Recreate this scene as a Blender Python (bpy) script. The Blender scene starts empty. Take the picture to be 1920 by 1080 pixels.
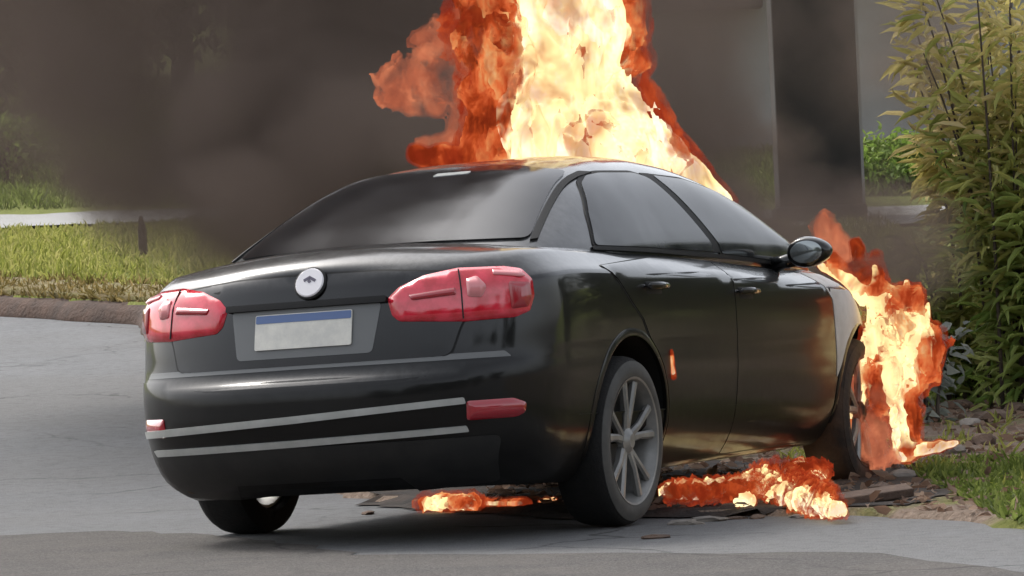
import bpy, bmesh, math, random
import numpy as np
from mathutils import Vector, Matrix, noise as mnoise
from mathutils.bvhtree import BVHTree
from mathutils.geometry import delaunay_2d_cdt
random.seed(7); rng = np.random.default_rng(7)
S = bpy.context.scene
col = S.collection

# ---------------------------------------------------------------- camera, sky, sun, exposure
CAM = np.array([-15.2105, -7.1282, 0.9441]); YAW, PIT, ROL, FPX = 0.4162, -0.0004, -0.0444, 8001.2
fw = np.array([math.cos(YAW)*math.cos(PIT), math.sin(YAW)*math.cos(PIT), math.sin(PIT)])
r0 = np.cross(fw, [0, 0, 1]); r0 /= np.linalg.norm(r0); u0 = np.cross(r0, fw)
cR = math.cos(ROL)*r0 + math.sin(ROL)*u0; cU = -math.sin(ROL)*r0 + math.cos(ROL)*u0
cd = bpy.data.cameras.new('camera'); cam = bpy.data.objects.new('camera', cd); col.objects.link(cam)
cam.matrix_world = Matrix(((cR[0], cU[0], -fw[0], CAM[0]), (cR[1], cU[1], -fw[1], CAM[1]), (cR[2], cU[2], -fw[2], CAM[2]), (0, 0, 0, 1)))
cd.sensor_width = 36; cd.lens = FPX/1920*36; cd.clip_start = 0.1; cd.clip_end = 2000
S.camera = cam

SUN_EL, SUN_AZ = math.radians(50), YAW + math.radians(44)      # veiled sun ahead of the camera, a little to its left
W = bpy.data.worlds.new('World'); S.world = W; W.use_nodes = True
wn = W.node_tree.nodes; wl = W.node_tree.links; wn.clear()
sky = wn.new('ShaderNodeTexSky'); sky.sky_type = 'NISHITA'; sky.sun_disc = False
sky.sun_elevation = SUN_EL; sky.sun_rotation = math.pi/2 - SUN_AZ; sky.air_density = 1.0; sky.dust_density = 4.0; sky.ozone_density = 1.0
hs = wn.new('ShaderNodeHueSaturation'); hs.inputs['Saturation'].default_value = 0.30
bg = wn.new('ShaderNodeBackground'); bg.inputs['Strength'].default_value = 0.15
wo = wn.new('ShaderNodeOutputWorld')
wl.new(sky.outputs[0], hs.inputs['Color']); wl.new(hs.outputs[0], bg.inputs[0]); wl.new(bg.outputs[0], wo.inputs[0])
sd = bpy.data.lights.new('sun', 'SUN'); sd.energy = .9; sd.angle = math.radians(14); sd.color = (1.0, 0.95, 0.88)
sun = bpy.data.objects.new('sun', sd); col.objects.link(sun)
sdir = Vector((math.cos(SUN_EL)*math.cos(SUN_AZ), math.cos(SUN_EL)*math.sin(SUN_AZ), math.sin(SUN_EL)))
sun.rotation_euler = sdir.to_track_quat('Z', 'Y').to_euler(); sun.location = (0, 0, 60)
S.view_settings.view_transform = 'Standard'; S.view_settings.look = 'None'
S.view_settings.exposure = 0.95; S.view_settings.gamma = 1.0; S.view_settings.use_curve_mapping = False
S.render.engine = 'CYCLES'
cy = S.cycles; cy.use_denoising = True; cy.max_bounces = 6; cy.volume_bounces = 1; cy.transparent_max_bounces = 24
cy.volume_step_rate = 1.0; cy.volume_max_steps = 256; cy.sample_clamp_indirect = 4.0

# ---------------------------------------------------------------- helpers
F2 = np.array([math.cos(YAW), math.sin(YAW)]); R2 = np.array([F2[1], -F2[0]])     # ground axes: ahead of / right of the viewpoint
def LD(L, D): return CAM[:2] + R2*L + F2*D                                          # metres right, metres ahead -> world x,y
def at(u, v, D):                                                                    # a real-world point D metres ahead
    return CAM + (fw*FPX + cR*(u-960) - cU*(v-540))*D/FPX
def link(o, parent=None):
    col.objects.link(o)
    if parent is not None: o.parent = parent
    return o
def tag(o, label=None, cat=None, group=None, kind=None):
    for k, v in (('label', label), ('category', cat), ('group', group), ('kind', kind)):
        if v: o[k] = v
    return o
def mesh_obj(name, verts, faces, mat, parent=None, smooth=True):
    me = bpy.data.meshes.new(name)
    if isinstance(verts, np.ndarray): verts = verts.tolist()
    if isinstance(faces, np.ndarray): faces = faces.tolist()
    me.from_pydata(verts, [], faces); me.update()
    if smooth: me.polygons.foreach_set('use_smooth', [True]*len(me.polygons))
    if mat: me.materials.append(mat)
    return link(bpy.data.objects.new(name, me), parent)
def bm_obj(name, bm, mat, parent=None, smooth=False, angle=None):
    me = bpy.data.meshes.new(name); bmesh.ops.recalc_face_normals(bm, faces=bm.faces)
    if angle is not None:
        for f in bm.faces: f.smooth = True
        for e in bm.edges:
            if len(e.link_faces) == 2 and e.calc_face_angle(0) > angle: e.smooth = False
    elif smooth:
        for f in bm.faces: f.smooth = True
    bm.to_mesh(me); bm.free(); me.materials.append(mat)
    return link(bpy.data.objects.new(name, me), parent)
def empty(name, loc, label, cat, group=None):
    o = bpy.data.objects.new(name, None); col.objects.link(o); o.location = loc; o.empty_display_size = .2
    return tag(o, label, cat, group)
def bm_box(bm, c, s, rot=None, bevel=0):
    r = bmesh.ops.create_cube(bm, size=1); vs = r['verts']
    bmesh.ops.scale(bm, vec=s, verts=vs)
    if bevel:
        es = list({e for v in vs for e in v.link_edges})
        rr = bmesh.ops.bevel(bm, geom=es, offset=bevel, segments=2, affect='EDGES', profile=.5); vs = list({v for f in rr['faces'] for v in f.verts} | {v for v in vs if v.is_valid})
    if rot: bmesh.ops.rotate(bm, matrix=rot, verts=vs)
    bmesh.ops.translate(bm, vec=c, verts=vs); return vs
def interp(x, xs, ys):                                                              # smooth monotone-ish (pchip) interpolation
    xs = np.asarray(xs, float); ys = np.asarray(ys, float); x = np.clip(np.asarray(x, float), xs[0], xs[-1])
    h = np.diff(xs); d = np.diff(ys)/h; m = np.zeros_like(ys)
    for i in range(1, len(xs)-1):
        if d[i-1]*d[i] > 0:
            w1 = 2*h[i]+h[i-1]; w2 = h[i]+2*h[i-1]; m[i] = (w1+w2)/(w1/d[i-1]+w2/d[i])
    m[0] = d[0]; m[-1] = d[-1]
    k = np.clip(np.searchsorted(xs, x, side='right')-1, 0, len(xs)-2); t = (x-xs[k])/h[k]
    return (2*t**3-3*t**2+1)*ys[k] + (t**3-2*t**2+t)*h[k]*m[k] + (-2*t**3+3*t**2)*ys[k+1] + (t**3-t**2)*h[k]*m[k+1]

# vectorised gradient noise
_perm = rng.permutation(512).astype(np.int64)
_g = rng.normal(size=(512, 3)); _g /= np.linalg.norm(_g, axis=1)[:, None]
def pnoise(P):
    P = np.asarray(P, float); i = np.floor(P).astype(np.int64); f = P-i; w = f*f*f*(f*(f*6-15)+10); out = 0
    for dx in (0, 1):
        for dy in (0, 1):
            for dz in (0, 1):
                h = _perm[(_perm[(_perm[(i[..., 0]+dx) & 511]+i[..., 1]+dy) & 511]+i[..., 2]+dz) & 511]
                g = _g[h]; dot = g[..., 0]*(f[..., 0]-dx)+g[..., 1]*(f[..., 1]-dy)+g[..., 2]*(f[..., 2]-dz)
                out = out + dot*(w[..., 0] if dx else 1-w[..., 0])*(w[..., 1] if dy else 1-w[..., 1])*(w[..., 2] if dz else 1-w[..., 2])
    return out*1.6
def fbm(P, n=4, gain=.5):
    a, s, o = 1., 0., 0
    for k in range(n): o = o+a*pnoise(P*2**k+17.3*k); s += a; a *= gain
    return o/s

# ---------------------------------------------------------------- materials
class NT:
    def __init__(self, name):
        self.m = bpy.data.materials.new(name); self.m.use_nodes = True
        self.n = self.m.node_tree.nodes; self.l = self.m.node_tree.links; self.n.clear()
        self.out = self.n.new('ShaderNodeOutputMaterial')
    def node(self, t, **kw):
        x = self.n.new(t)
        for k, v in kw.items(): setattr(x, k, v)
        return x
    def put(self, sock, v):
        if isinstance(v, bpy.types.NodeSocket): self.l.new(v, sock)
        elif v is not None: sock.default_value = v
    def math(self, op, a, b=None, c=None, clamp=False):
        x = self.node('ShaderNodeMath', operation=op); x.use_clamp = clamp
        for i, v in enumerate((a, b, c)):
            if v is not None: self.put(x.inputs[i], v)
        return x.outputs[0]
    def coord(self, which='Object', scale=None, loc=None):
        c = self.node('ShaderNodeTexCoord').outputs[which]
        if which == 'Position': pass
        if scale or loc:
            mp = self.node('ShaderNodeMapping'); self.l.new(c, mp.inputs[0])
            if scale: mp.inputs['Scale'].default_value = scale
            if loc: mp.inputs['Location'].default_value = loc
            c = mp.outputs[0]
        return c
    def noise(self, vec, scale=5, detail=4, rough=.55, dist=0):
        x = self.node('ShaderNodeTexNoise'); self.put(x.inputs['Vector'], vec)
        x.inputs['Scale'].default_value = scale; x.inputs['Detail'].default_value = detail
        x.inputs['Roughness'].default_value = rough; x.inputs['Distortion'].default_value = dist
        return x.outputs[0]
    def ramp(self, fac, stops, interp='LINEAR'):
        x = self.node('ShaderNodeValToRGB'); x.color_ramp.interpolation = interp; e = x.color_ramp.elements
        while len(e) > 1: e.remove(e[-1])
        for i, (p, c) in enumerate(stops):
            if not hasattr(c, '__len__'): c = (c, c, c)
            k = e[0] if i == 0 else e.new(p)
            k.position = p; k.color = (*c, 1)
        self.l.new(fac, x.inputs[0]); return x.outputs[0]
    def mix(self, f, a, b, blend='MIX'):
        x = self.node('ShaderNodeMix', data_type='RGBA', blend_type=blend)
        def c4(v): return (*v, 1) if not isinstance(v, bpy.types.NodeSocket) else v
        self.put(x.inputs[0], f); self.put(x.inputs[6], c4(a)); self.put(x.inputs[7], c4(b)); return x.outputs[2]
    def pbr(self, color, rough=.5, metal=0, spec=.5, coat=0, coat_r=.05, bump=None, bstr=.3, bdist=.01, ior=None, trans=0, sss=None):
        b = self.node('ShaderNodeBsdfPrincipled')
        self.put(b.inputs['Base Color'], (*color, 1) if not isinstance(color, bpy.types.NodeSocket) else color)
        self.put(b.inputs['Roughness'], rough); b.inputs['Metallic'].default_value = metal
        b.inputs['Specular IOR Level'].default_value = spec; b.inputs['Coat Weight'].default_value = coat; b.inputs['Coat IOR'].default_value = 1.5
        self.put(b.inputs['Coat Roughness'], coat_r)
        if ior: b.inputs['IOR'].default_value = ior
        if trans: b.inputs['Transmission Weight'].default_value = trans
        if bump is not None:
            x = self.node('ShaderNodeBump'); x.inputs['Strength'].default_value = bstr; x.inputs['Distance'].default_value = bdist
            self.l.new(bump, x.inputs['Height']); self.l.new(x.outputs[0], b.inputs['Normal'])
        self.l.new(b.outputs[0], self.out.inputs['Surface']); return b
def simple(name, color, rough=.5, **kw):
    t = NT(name); t.pbr(color, rough, **kw); return t.m
def mottled(name, c1, c2, scale=8, rough=.8, lo=.35, hi=.65, bstr=.4, bdist=.01, detail=6, fine=None, **kw):
    t = NT(name); co = t.coord(); n = t.noise(co, scale, detail)
    c = t.mix(t.ramp(n, [(lo, 0), (hi, 1)]), c1, c2)
    bn = t.noise(co, fine or scale*6, 4)
    c = t.mix(t.math('MULTIPLY', bn, .35), c, tuple(.5*a for a in c1))
    t.pbr(c, rough, bump=bn, bstr=bstr, bdist=bdist, **kw); return t.m

M = {}
t = NT('black_paint'); co = t.coord(); n1 = t.noise(co, 3.0, 5); n2 = t.noise(co, 22, 4, .65)
g = t.node('ShaderNodeNewGeometry'); sx = t.node('ShaderNodeSeparateXYZ'); t.l.new(g.outputs['Normal'], sx.inputs[0])   # grey painted on what faces up, in place of sky reflection
sky_sheen = t.math('MULTIPLY', t.ramp(sx.outputs[2], [(.30, 0), (.85, 1)]), t.ramp(n2, [(.25, .06), (.75, .40)]))
c = t.mix(t.ramp(n1, [(.4, 0), (.75, 1)]), (.0030, .0030, .0034), (.008, .007, .0065))
so = t.node('ShaderNodeSeparateXYZ'); t.l.new(co, so.inputs[0])                          # dull road film and soot on the lower body
film = t.math('MULTIPLY', t.ramp(t.math('ADD', so.outputs[2], t.math('MULTIPLY', n1, .10)), [(.55, 1), (.93, 0)]), t.ramp(n2, [(.2, .75), (.7, 1)]))
b = t.pbr(t.mix(sky_sheen, t.mix(film, c, (.006, .0055, .005)), (.18, .185, .185)), t.math('MULTIPLY_ADD', film, .25, .30), spec=.12, coat=1.0, coat_r=t.math('ADD', t.math('MULTIPLY_ADD', n1, .08, .02), t.math('MULTIPLY', film, .09)))
t.l.new(t.math('MULTIPLY_ADD', film, -.66, 1.0), b.inputs['Coat Weight'])
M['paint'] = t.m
M['seam'] = simple('seam_rubber', (.003, .003, .003), .7)
M['plastic'] = mottled('lower_plastic', (.008, .008, .008), (.016, .015, .014), 12, .55, bstr=.15, bdist=.003)
t = NT('tinted_glass'); co = t.coord(); n = t.noise(co, 2.2, 4, .5, .6)
t.pbr(t.mix(t.ramp(n, [(.35, 0), (.7, 1)]), (.006, .006, .007), (.022, .022, .024)), t.ramp(n, [(.3, .05), (.8, .16)]), spec=.5, ior=1.5)
M['glass'] = t.m
t = NT('side_glass'); co = t.coord(); n = t.noise(co, 3, 4, .5, .8)
t.pbr(t.mix(t.ramp(n, [(.35, 0), (.7, 1)]), (.008, .009, .010), (.085, .088, .092)), t.ramp(n, [(.3, .06), (.8, .2)]), spec=.5, ior=1.5)  # paler blotches painted as reflections on the side windows
M['side_glass'] = t.m
t = NT('lamp_red'); co = t.coord(); n = t.noise(co, 14, 3)
t.pbr(t.mix(t.ramp(n, [(.4, 0), (.62, 1)]), (.58, .008, .022), (.80, .035, .07)), .10, spec=.8, coat=1, coat_r=.04)
M['red'] = t.m
M['red_dark'] = simple('lamp_red_dark', (.38, .008, .02), .15, spec=.8, coat=1)
M['lamp_pale'] = simple('lamp_pale', (.75, .26, .27), .2, coat=1)
M['lamp_clear'] = simple('lamp_clear', (.62, .64, .62), .12, coat=1)
M['painted_glint'] = mottled('glint_grey', (.52, .53, .51), (.42, .43, .41), 9, .34, bstr=.05, bdist=.002, metal=.35)  # pale grey for the reflections painted on the bumper
M['white_badge'] = simple('badge_white', (.80, .78, .80), .25, coat=.5)
M['badge_dark'] = simple('badge_dark', (.10, .09, .13), .4)
M['plate'] = mottled('plate_white', (.82, .80, .72), (.66, .65, .60), 16, .45, bstr=.05, bdist=.002)
M['plate_blue'] = simple('plate_blue', (.10, .16, .33), .4)
M['reflection_grey'] = simple('painted_reflection_grey', (.15, .155, .155), .35)  # grey painted for reflections on the bumper step and round the plate
M['tread'] = mottled('tyre_tread', (.005, .005, .005), (.010, .009, .008), 14, .9, bstr=.6, bdist=.006)
M['sidewall'] = mottled('tyre_sidewall', (.055, .055, .052), (.085, .084, .080), 10, .75, bstr=.2, bdist=.003)
M['rim'] = mottled('alloy', (.22, .22, .215), (.33, .325, .31), 10, .42, bstr=.05, bdist=.002, metal=.4)
M['rim_dark'] = simple('brake_disc_dark', (.02, .02, .02), .6)  # one even dark tone for the brake disc
M['burnt'] = mottled('burnt_bare_metal', (.70, .67, .64), (.50, .45, .40), 4, .8, bstr=.3, bdist=.006)
M['charred'] = mottled('charred_metal', (.020, .016, .014), (.09, .05, .03), 6, .9, bstr=.5, bdist=.01)
M['muffler'] = mottled('rusty_muffler', (.12, .085, .065), (.06, .04, .03), 8, .85)
M['mirror_glass'] = simple('mirror_glass', (.35, .38, .38), .08, metal=.8)

# ================================================================ TERRAIN
BD = [(40, -20), (20, -3), (10, 6), (4, 11.5), (2.4, 13.7), (1.83, 14.8), (1.62, 15.8), (1.25, 16.5), (.59, 16.95), (-.39, 18.4), (-1.2, 21), (-2.2, 28),
      (-3.05, 36), (-4.56, 38.2), (-8, 42.5), (-14, 49), (-30, 66), (-80, 118)]       # edge of the road, metres (right, ahead)
EV = np.array([.6, -.8]); DV = np.array([-.8, -.6])
bd = np.array(BD, float); bd_e = bd@EV; bd_d = bd@DV                                   # road edge as a graph d(e)
def edge_dist(L, D):                                                                  # > 0 on the road side, metres along DV
    e = L*EV[0]+D*EV[1]; d = L*DV[0]+D*DV[1]
    return d - np.interp(e, bd_e[::-1], bd_d[::-1])
def zt(L, D):
    L = np.asarray(L, float); D = np.asarray(D, float)
    zl = interp(D, [-300, 19, 26, 38, 41, 58, 64, 80, 110, 150, 300, 900], [0, 0, .24, .88, 1.08, 1.80, 2.12, 3.6, 7.2, 12.5, 34, 90])
    zr = interp(D, [-300, 26, 38, 60, 78, 110, 150, 300, 900], [0, 0, .36, 1.58, 2.75, 5.5, 9, 30, 86])
    s = np.clip((L/np.maximum(D, 1)+.02)/.075, 0, 1); s = s*s*(3-2*s)
    return zl*(1-s)+zr*s
def ground_z(L, D):
    ed = edge_dist(L, D); k = np.clip((D-19)/10, 0, 1)
    h = .025 + .15*k                                                                  # the verge stands above the road; a real kerb further off
    base = zt(L, D)
    P = np.stack([L*1.0, D*1.0, np.zeros_like(L)], -1)
    bump = .035*fbm(P*1.3, 3)*np.clip(-ed/1.5, 0, 1)*np.clip((np.asarray(D)-17)/4, 0, 1)
    return base + np.where(ed > 0, -.05, h+bump)
def warpgrid():
    Ls = np.concatenate([-np.geomspace(400, 12, 22), np.linspace(-11.5, 6, 120), np.geomspace(6.3, 400, 24)])
    Ds = np.concatenate([-np.geomspace(200, 3, 12), np.linspace(0, 12, 9), np.linspace(12.2, 45, 190), np.linspace(45.5, 150, 110), np.geomspace(155, 700, 16)])
    return Ls, Ds
Ls, Ds = warpgrid(); GL, GD = np.meshgrid(Ls, Ds, indexing='ij')
Zg = ground_z(GL, GD); XY = CAM[:2]+GL[..., None]*R2+GD[..., None]*F2
V = np.concatenate([XY, Zg[..., None]], -1).reshape(-1, 3)
nL, nD = GL.shape; idx = np.arange(nL*nD).reshape(nL, nD)
Fq = np.stack([idx[:-1, :-1], idx[:-1, 1:], idx[1:, 1:], idx[1:, :-1]], -1).reshape(-1, 4)
t = NT('verge_soil_grass'); co = t.coord()
n1 = t.noise(co, .9, 5); n2 = t.noise(co, 7, 6, .65); n3 = t.noise(co, 45, 4)
c = t.mix(t.ramp(n2, [(.35, 0), (.65, 1)]), (.10, .115, .030), (.20, .20, .065))
soil = t.mix(t.ramp(n3, [(.3, 0), (.7, 1)]), (.15, .11, .085), (.28, .22, .175))
c = t.mix(t.ramp(n1, [(.36, 0), (.48, 1)]), c, soil)
sx = t.node('ShaderNodeSeparateXYZ'); t.l.new(co, sx.inputs[0])
far = t.math('MULTIPLY_ADD', sx.outputs[2], 1/.7, -.35/.7, True)                          # higher ground beyond the road is lawn
c2 = t.mix(t.ramp(n2, [(.3, 0), (.7, 1)]), (.13, .165, .035), (.24, .26, .075))
c = t.mix(far, c, c2)
t.pbr(c, .95, spec=.1, bump=n3, bstr=.8, bdist=.04)
M['ground'] = t.m
gnd = mesh_obj('ground', V, Fq[:, ::-1], M['ground']); tag(gnd, kind='structure')

# road sheet, 5 cm or more above the hidden ground below it
es = np.concatenate([np.linspace(bd_e[0], -4, 30), np.linspace(-4.2, -40, 260), np.linspace(-41, bd_e[-1], 30)])
ks = np.concatenate([np.linspace(0, 8, 90), np.geomspace(8.4, 130, 30)])
EE, KK = np.meshgrid(es, ks, indexing='ij')
dd = np.interp(EE, bd_e[::-1], bd_d[::-1])
P3 = np.stack([EE, EE*.3, EE*0], -1)
ragged = .05*fbm(P3*1.7, 3)*np.exp(-KK*3)
dd = dd + KK + ragged - .03
RL = EE*EV[0]+dd*DV[0]; RD = EE*EV[1]+dd*DV[1]
RZ = zt(RL, RD)
V = np.concatenate([CAM[:2]+RL[..., None]*R2+RD[..., None]*F2, RZ[..., None]], -1).reshape(-1, 3)
a, b = EE.shape; idx = np.arange(a*b).reshape(a, b)
Fq = np.stack([idx[:-1, :-1], idx[1:, :-1], idx[1:, 1:], idx[:-1, 1:]], -1).reshape(-1, 4)
t = NT('worn_asphalt'); co = t.coord()
n0 = t.noise(co, .22, 4, .6); n1 = t.noise(co, 1.1, 5, .6, .5); n2 = t.noise(co, 14, 5, .7); n3 = t.noise(co, 130, 3)
c = t.mix(t.ramp(n1, [(.35, 0), (.65, 1)]), (.134, .139, .146), (.166, .172, .180))
c = t.mix(t.ramp(n0, [(.42, 0), (.55, 1)]), c, (.140, .141, .143))
c = t.mix(t.ramp(n2, [(.50, 0), (.74, .7)]), c, (.075, .073, .072))
c = t.mix(t.ramp(n3, [(.36, .55), (.58, 0)]), c, (.24, .24, .235))
def cracks(t, co, c):
    w = t.node('ShaderNodeVectorMath', operation='MULTIPLY_ADD'); nz_ = t.node('ShaderNodeTexNoise'); t.l.new(co, nz_.inputs['Vector']); nz_.inputs['Scale'].default_value = 2.5; nz_.inputs['Detail'].default_value = 4
    t.l.new(nz_.outputs['Color'], w.inputs[0]); w.inputs[1].default_value = (.5, .5, .5); t.l.new(co, w.inputs[2])
    v = t.node('ShaderNodeTexVoronoi', feature='DISTANCE_TO_EDGE'); t.l.new(w.outputs[0], v.inputs['Vector']); v.inputs['Scale'].default_value = .55
    k = t.math('MULTIPLY', t.ramp(v.outputs['Distance'], [(.004, .75), (.013, 0)]), t.ramp(t.noise(co, .5, 2), [(.42, 0), (.58, 1)]))
    return t.mix(k, c, (.035, .034, .033))
c = cracks(t, co, c)
t.pbr(c, t.ramp(n2, [(.3, .72), (.7, .92)]), spec=.25, bump=n3, bstr=1.0, bdist=.010)
M['road'] = t.m
road = mesh_obj('road', V, Fq, M['road']); tag(road, kind='structure')
if road.data.polygons[10].normal.z < 0: road.data.flip_normals()
if gnd.data.polygons[10].normal.z < 0: gnd.data.flip_normals()

# old brownish repair patch of the road in front of and left of the car
def sheet(name, pts, mat, dz, n=24, kind='structure'):
    pts2 = [Vector(p) for p in pts]; vs = []; ring = []
    for i, p in enumerate(pts2):
        q = pts2[(i+1) % len(pts2)]
        for k in range(10): ring.append(p.lerp(q, k/10)+Vector((random.uniform(-.05, .05), random.uniform(-.05, .05))))
    xs = [p.x for p in ring]; ys = [p.y for p in ring]; grid = [Vector((x, y)) for x in np.linspace(min(xs), max(xs), n) for y in np.linspace(min(ys), max(ys), n)]
    vo, eo, fo, *_ = delaunay_2d_cdt(ring+grid, [], [list(range(len(ring)))], 1, 1e-5)
    V = [(*(LD(p.x, p.y)), float(zt(p.x, p.y))+dz) for p in vo]
    o = mesh_obj(name, V, [f for f in fo], mat); 
    if o.data.polygons[0].normal.z < 0: o.data.flip_normals()
    return tag(o, kind=kind)
t = NT('patched_asphalt'); co = t.coord(); n1 = t.noise(co, 2.2, 5, .6, .4); n3 = t.noise(co, 120, 3); n2 = t.noise(co, 11, 5, .7)
c = t.mix(t.ramp(n1, [(.35, 0), (.65, 1)]), (.072, .068, .066), (.104, .094, .087)); c = t.mix(t.ramp(n2, [(.5, 0), (.72, .6)]), c, (.07, .066, .064))
c = t.mix(t.ramp(n3, [(.36, .5), (.58, 0)]), c, (.20, .19, .18)); c = cracks(t, co, c)
t.pbr(c, .88, spec=.2, bump=n3, bstr=1.0, bdist=.010); M['patch'] = t.m
sheet('road_patch', [(-6, 17.4), (-4.2, 17.2), (-2.8, 17.7), (-1.75, 17.75), (-1.1, 16.9), (-.6, 15.4), (1.2, 14.2), (1.9, 12.0), (1.4, 8), (-6, 8)], M['patch'], .004)

SC = [(-.7, 18.9), (-.4, 18.2), (.2, 17.05), (.9, 16.72), (1.5, 16.55), (1.75, 17.2), (1.75, 18.6), (1.9, 19.6), (1.4, 20.6), (.3, 21.2), (-.6, 20.4)]
sc_o = sheet('scorched_ground', SC, mottled('scorched_soil', (.012, .010, .009), (.05, .035, .026), 5, .95, bstr=.8, bdist=.02), .05, 26)
for v in sc_o.data.vertices:
    p = v.co; q = np.array([p.x, p.y])-CAM[:2]; L_, D_ = float(q@R2), float(q@F2)
    v.co.z = max(float(ground_z(np.array(L_), np.array(D_)))+.006, float(zt(L_, D_))+.006 if float(edge_dist(L_, D_)) > -.06 else -9)
# kerb along the far edge of the road
M['kerb'] = mottled('weathered_kerb', (.10, .058, .040), (.05, .03, .022), 5, .9, bstr=.8, bdist=.03, detail=6)
M['kerb_lip'] = mottled('dry_turf_lip', (.23, .17, .085), (.20, .18, .06), 5, .95, bstr=.8, bdist=.04)
ek = np.linspace(-20, -60, 300); dk = np.interp(ek, bd_e[::-1], bd_d[::-1])
jit = .05*fbm(np.stack([ek*1.4, ek*0, ek*0+3], -1), 3)
def kerb_strip(name, rows, mat):
    V = []; nr = len(rows)
    for i in range(len(ek)):
        for (off, h, j) in rows:
            d = dk[i]+off+jit[i]*j; L = ek[i]*EV[0]+d*DV[0]; D = ek[i]*EV[1]+d*DV[1]
            V.append((*LD(L, D), float(zt(L, D))+h+.06*j*abs(jit[i])*6))
    Fs = [(i*nr+k, (i+1)*nr+k, (i+1)*nr+(k+1) % nr, i*nr+(k+1) % nr) for i in range(len(ek)-1) for k in range(nr)]
    Fs += [tuple(range(nr)), tuple(range((len(ek)-1)*nr, len(ek)*nr))[::-1]]
    o = mesh_obj(name, V, Fs, mat); bm = bmesh.new(); bm.from_mesh(o.data); bmesh.ops.recalc_face_normals(bm, faces=bm.faces); bm.to_mesh(o.data); bm.free(); return tag(o, kind='structure')
kerb_strip('kerb', [(.14, -.05, 1), (.11, .03, 2), (.08, .10, .6), (.03, .145, 1.6), (-.10, .17, 1), (-.14, -.05, 1)], M['kerb'])
kerb_strip('verge_edge', [(-.08, .12, 1), (-.06, .215, .5), (-.9, .235, .3), (-1.0, .05, .3)], M['kerb_lip'])
# footpath on the bank
t = NT('footpath_concrete'); co = t.coord(); n = t.noise(co, 3, 5)
t.pbr(t.mix(n, (.26, .26, .25), (.34, .34, .33)), .85, bump=n); M['path'] = t.m
V = []; Lp = np.linspace(-14, 9, 90)
for L in Lp:
    sk = -.28*(L+4)
    for D in np.linspace(58.2, 63.4, 6): V.append((*LD(L, D+sk), float(ground_z(np.array(L), np.array(D+sk)))+.05))
Fs = [(i*6+k, i*6+k+1, (i+1)*6+k+1, (i+1)*6+k) for i in range(89) for k in range(5)]
p = mesh_obj('path', V, Fs, M['path']); tag(p, kind='structure')
if p.data.polygons[0].normal.z < 0: p.data.flip_normals()
# ================================================================ BACKGROUND (building, column, trees)
def at_ground(u, D):                                                                  # ground point straight below image column u
    L = (u-960)*D/FPX; return L, D, float(ground_z(np.array(L), np.array(D)))
def frame_box(bm, L0, L1, D0, D1, z0, z1, bevel=0):
    a = LD((L0+L1)/2, (D0+D1)/2)
    bm_box(bm, (a[0], a[1], (z0+z1)/2), (abs(L1-L0), abs(D1-D0), z1-z0), Matrix.Rotation(YAW-math.pi/2, 3, 'Z'), bevel)
t = NT('plaster_wall'); co = t.coord(); n = t.noise(co, .8, 6, .6); n2 = t.noise(co, 12, 4)
t.pbr(t.mix(t.ramp(n, [(.3, 0), (.7, 1)]), (.26, .255, .25), (.36, .355, .35)), .9, bump=n2, bstr=.2); M['plaster'] = t.m
M['dark_wood'] = mottled('dark_timber', (.045, .035, .028), (.08, .06, .05), 3, .8)
M['post'] = mottled('sooty_column', (.012, .010, .009), (.022, .018, .016), 1.6, .85, bstr=.3, bdist=.02)
M['window'] = simple('dull_window', (.05, .055, .06), .15, spec=.8)
M['roof_tile'] = mottled('dark_roofing', (.08, .06, .05), (.12, .09, .075), 3, .85)
hz = 1.9
La, Lb = (1150-960)*84/FPX, (2300-960)*84/FPX
ho = empty('house', (*LD((La+Lb)/2, 84), 2.4), 'pale grey plastered house far behind the flames, with a dark eave', 'house')
ho_m = ho.matrix_world
def bmh(name, mat, fn, parent, base, **kw):
    bm = bmesh.new(); fn(bm); bmesh.ops.translate(bm, vec=-Vector(base), verts=bm.verts); return bm_obj(name, bm, mat, parent, **kw)
hb = ho.location
wt = at(1300, 22, 84)[2]
bmh('wall', M['plaster'], lambda bm: frame_box(bm, La, Lb, 84, 90, 1.5, wt+.9), ho, hb)
bmh('eave', M['dark_wood'], lambda bm: frame_box(bm, La-.4, (1452-960)*83.6/FPX, 83.3, 83.98, wt, wt+.5, .02), ho, hb)
bmh('roof', M['roof_tile'], lambda bm: frame_box(bm, La-.6, Lb+.6, 83.4, 91, wt+.905, wt+1.3, .05), ho, hb)
# tall square column
cL0, cL1 = (1464-960)*58/FPX, (1619-960)*58/FPX
cb = Vector((*LD((cL0+cL1)/2, 58), float(ground_z(np.array(4.), np.array(58.)))))
co_ = empty('concrete_column', cb, 'tall dark sooty square column standing in the smoke right of the flames', 'column')
bmh('shaft', M['post'], lambda bm: frame_box(bm, cL0, cL1, 57.5, 58.5, cb.z-.3, cb.z+7, .03), co_, cb)
bmh('plinth', M['post'], lambda bm: frame_box(bm, cL0-.05, cL1+.05, 57.42, 58.58, cb.z-.3, cb.z+.22, .03), co_, cb)
bmh('edge_strip', M['plaster'], lambda bm: frame_box(bm, cL1+.003, cL1+.06, 57.8, 58.3, cb.z+.23, cb.z+7), co_, cb)

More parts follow.
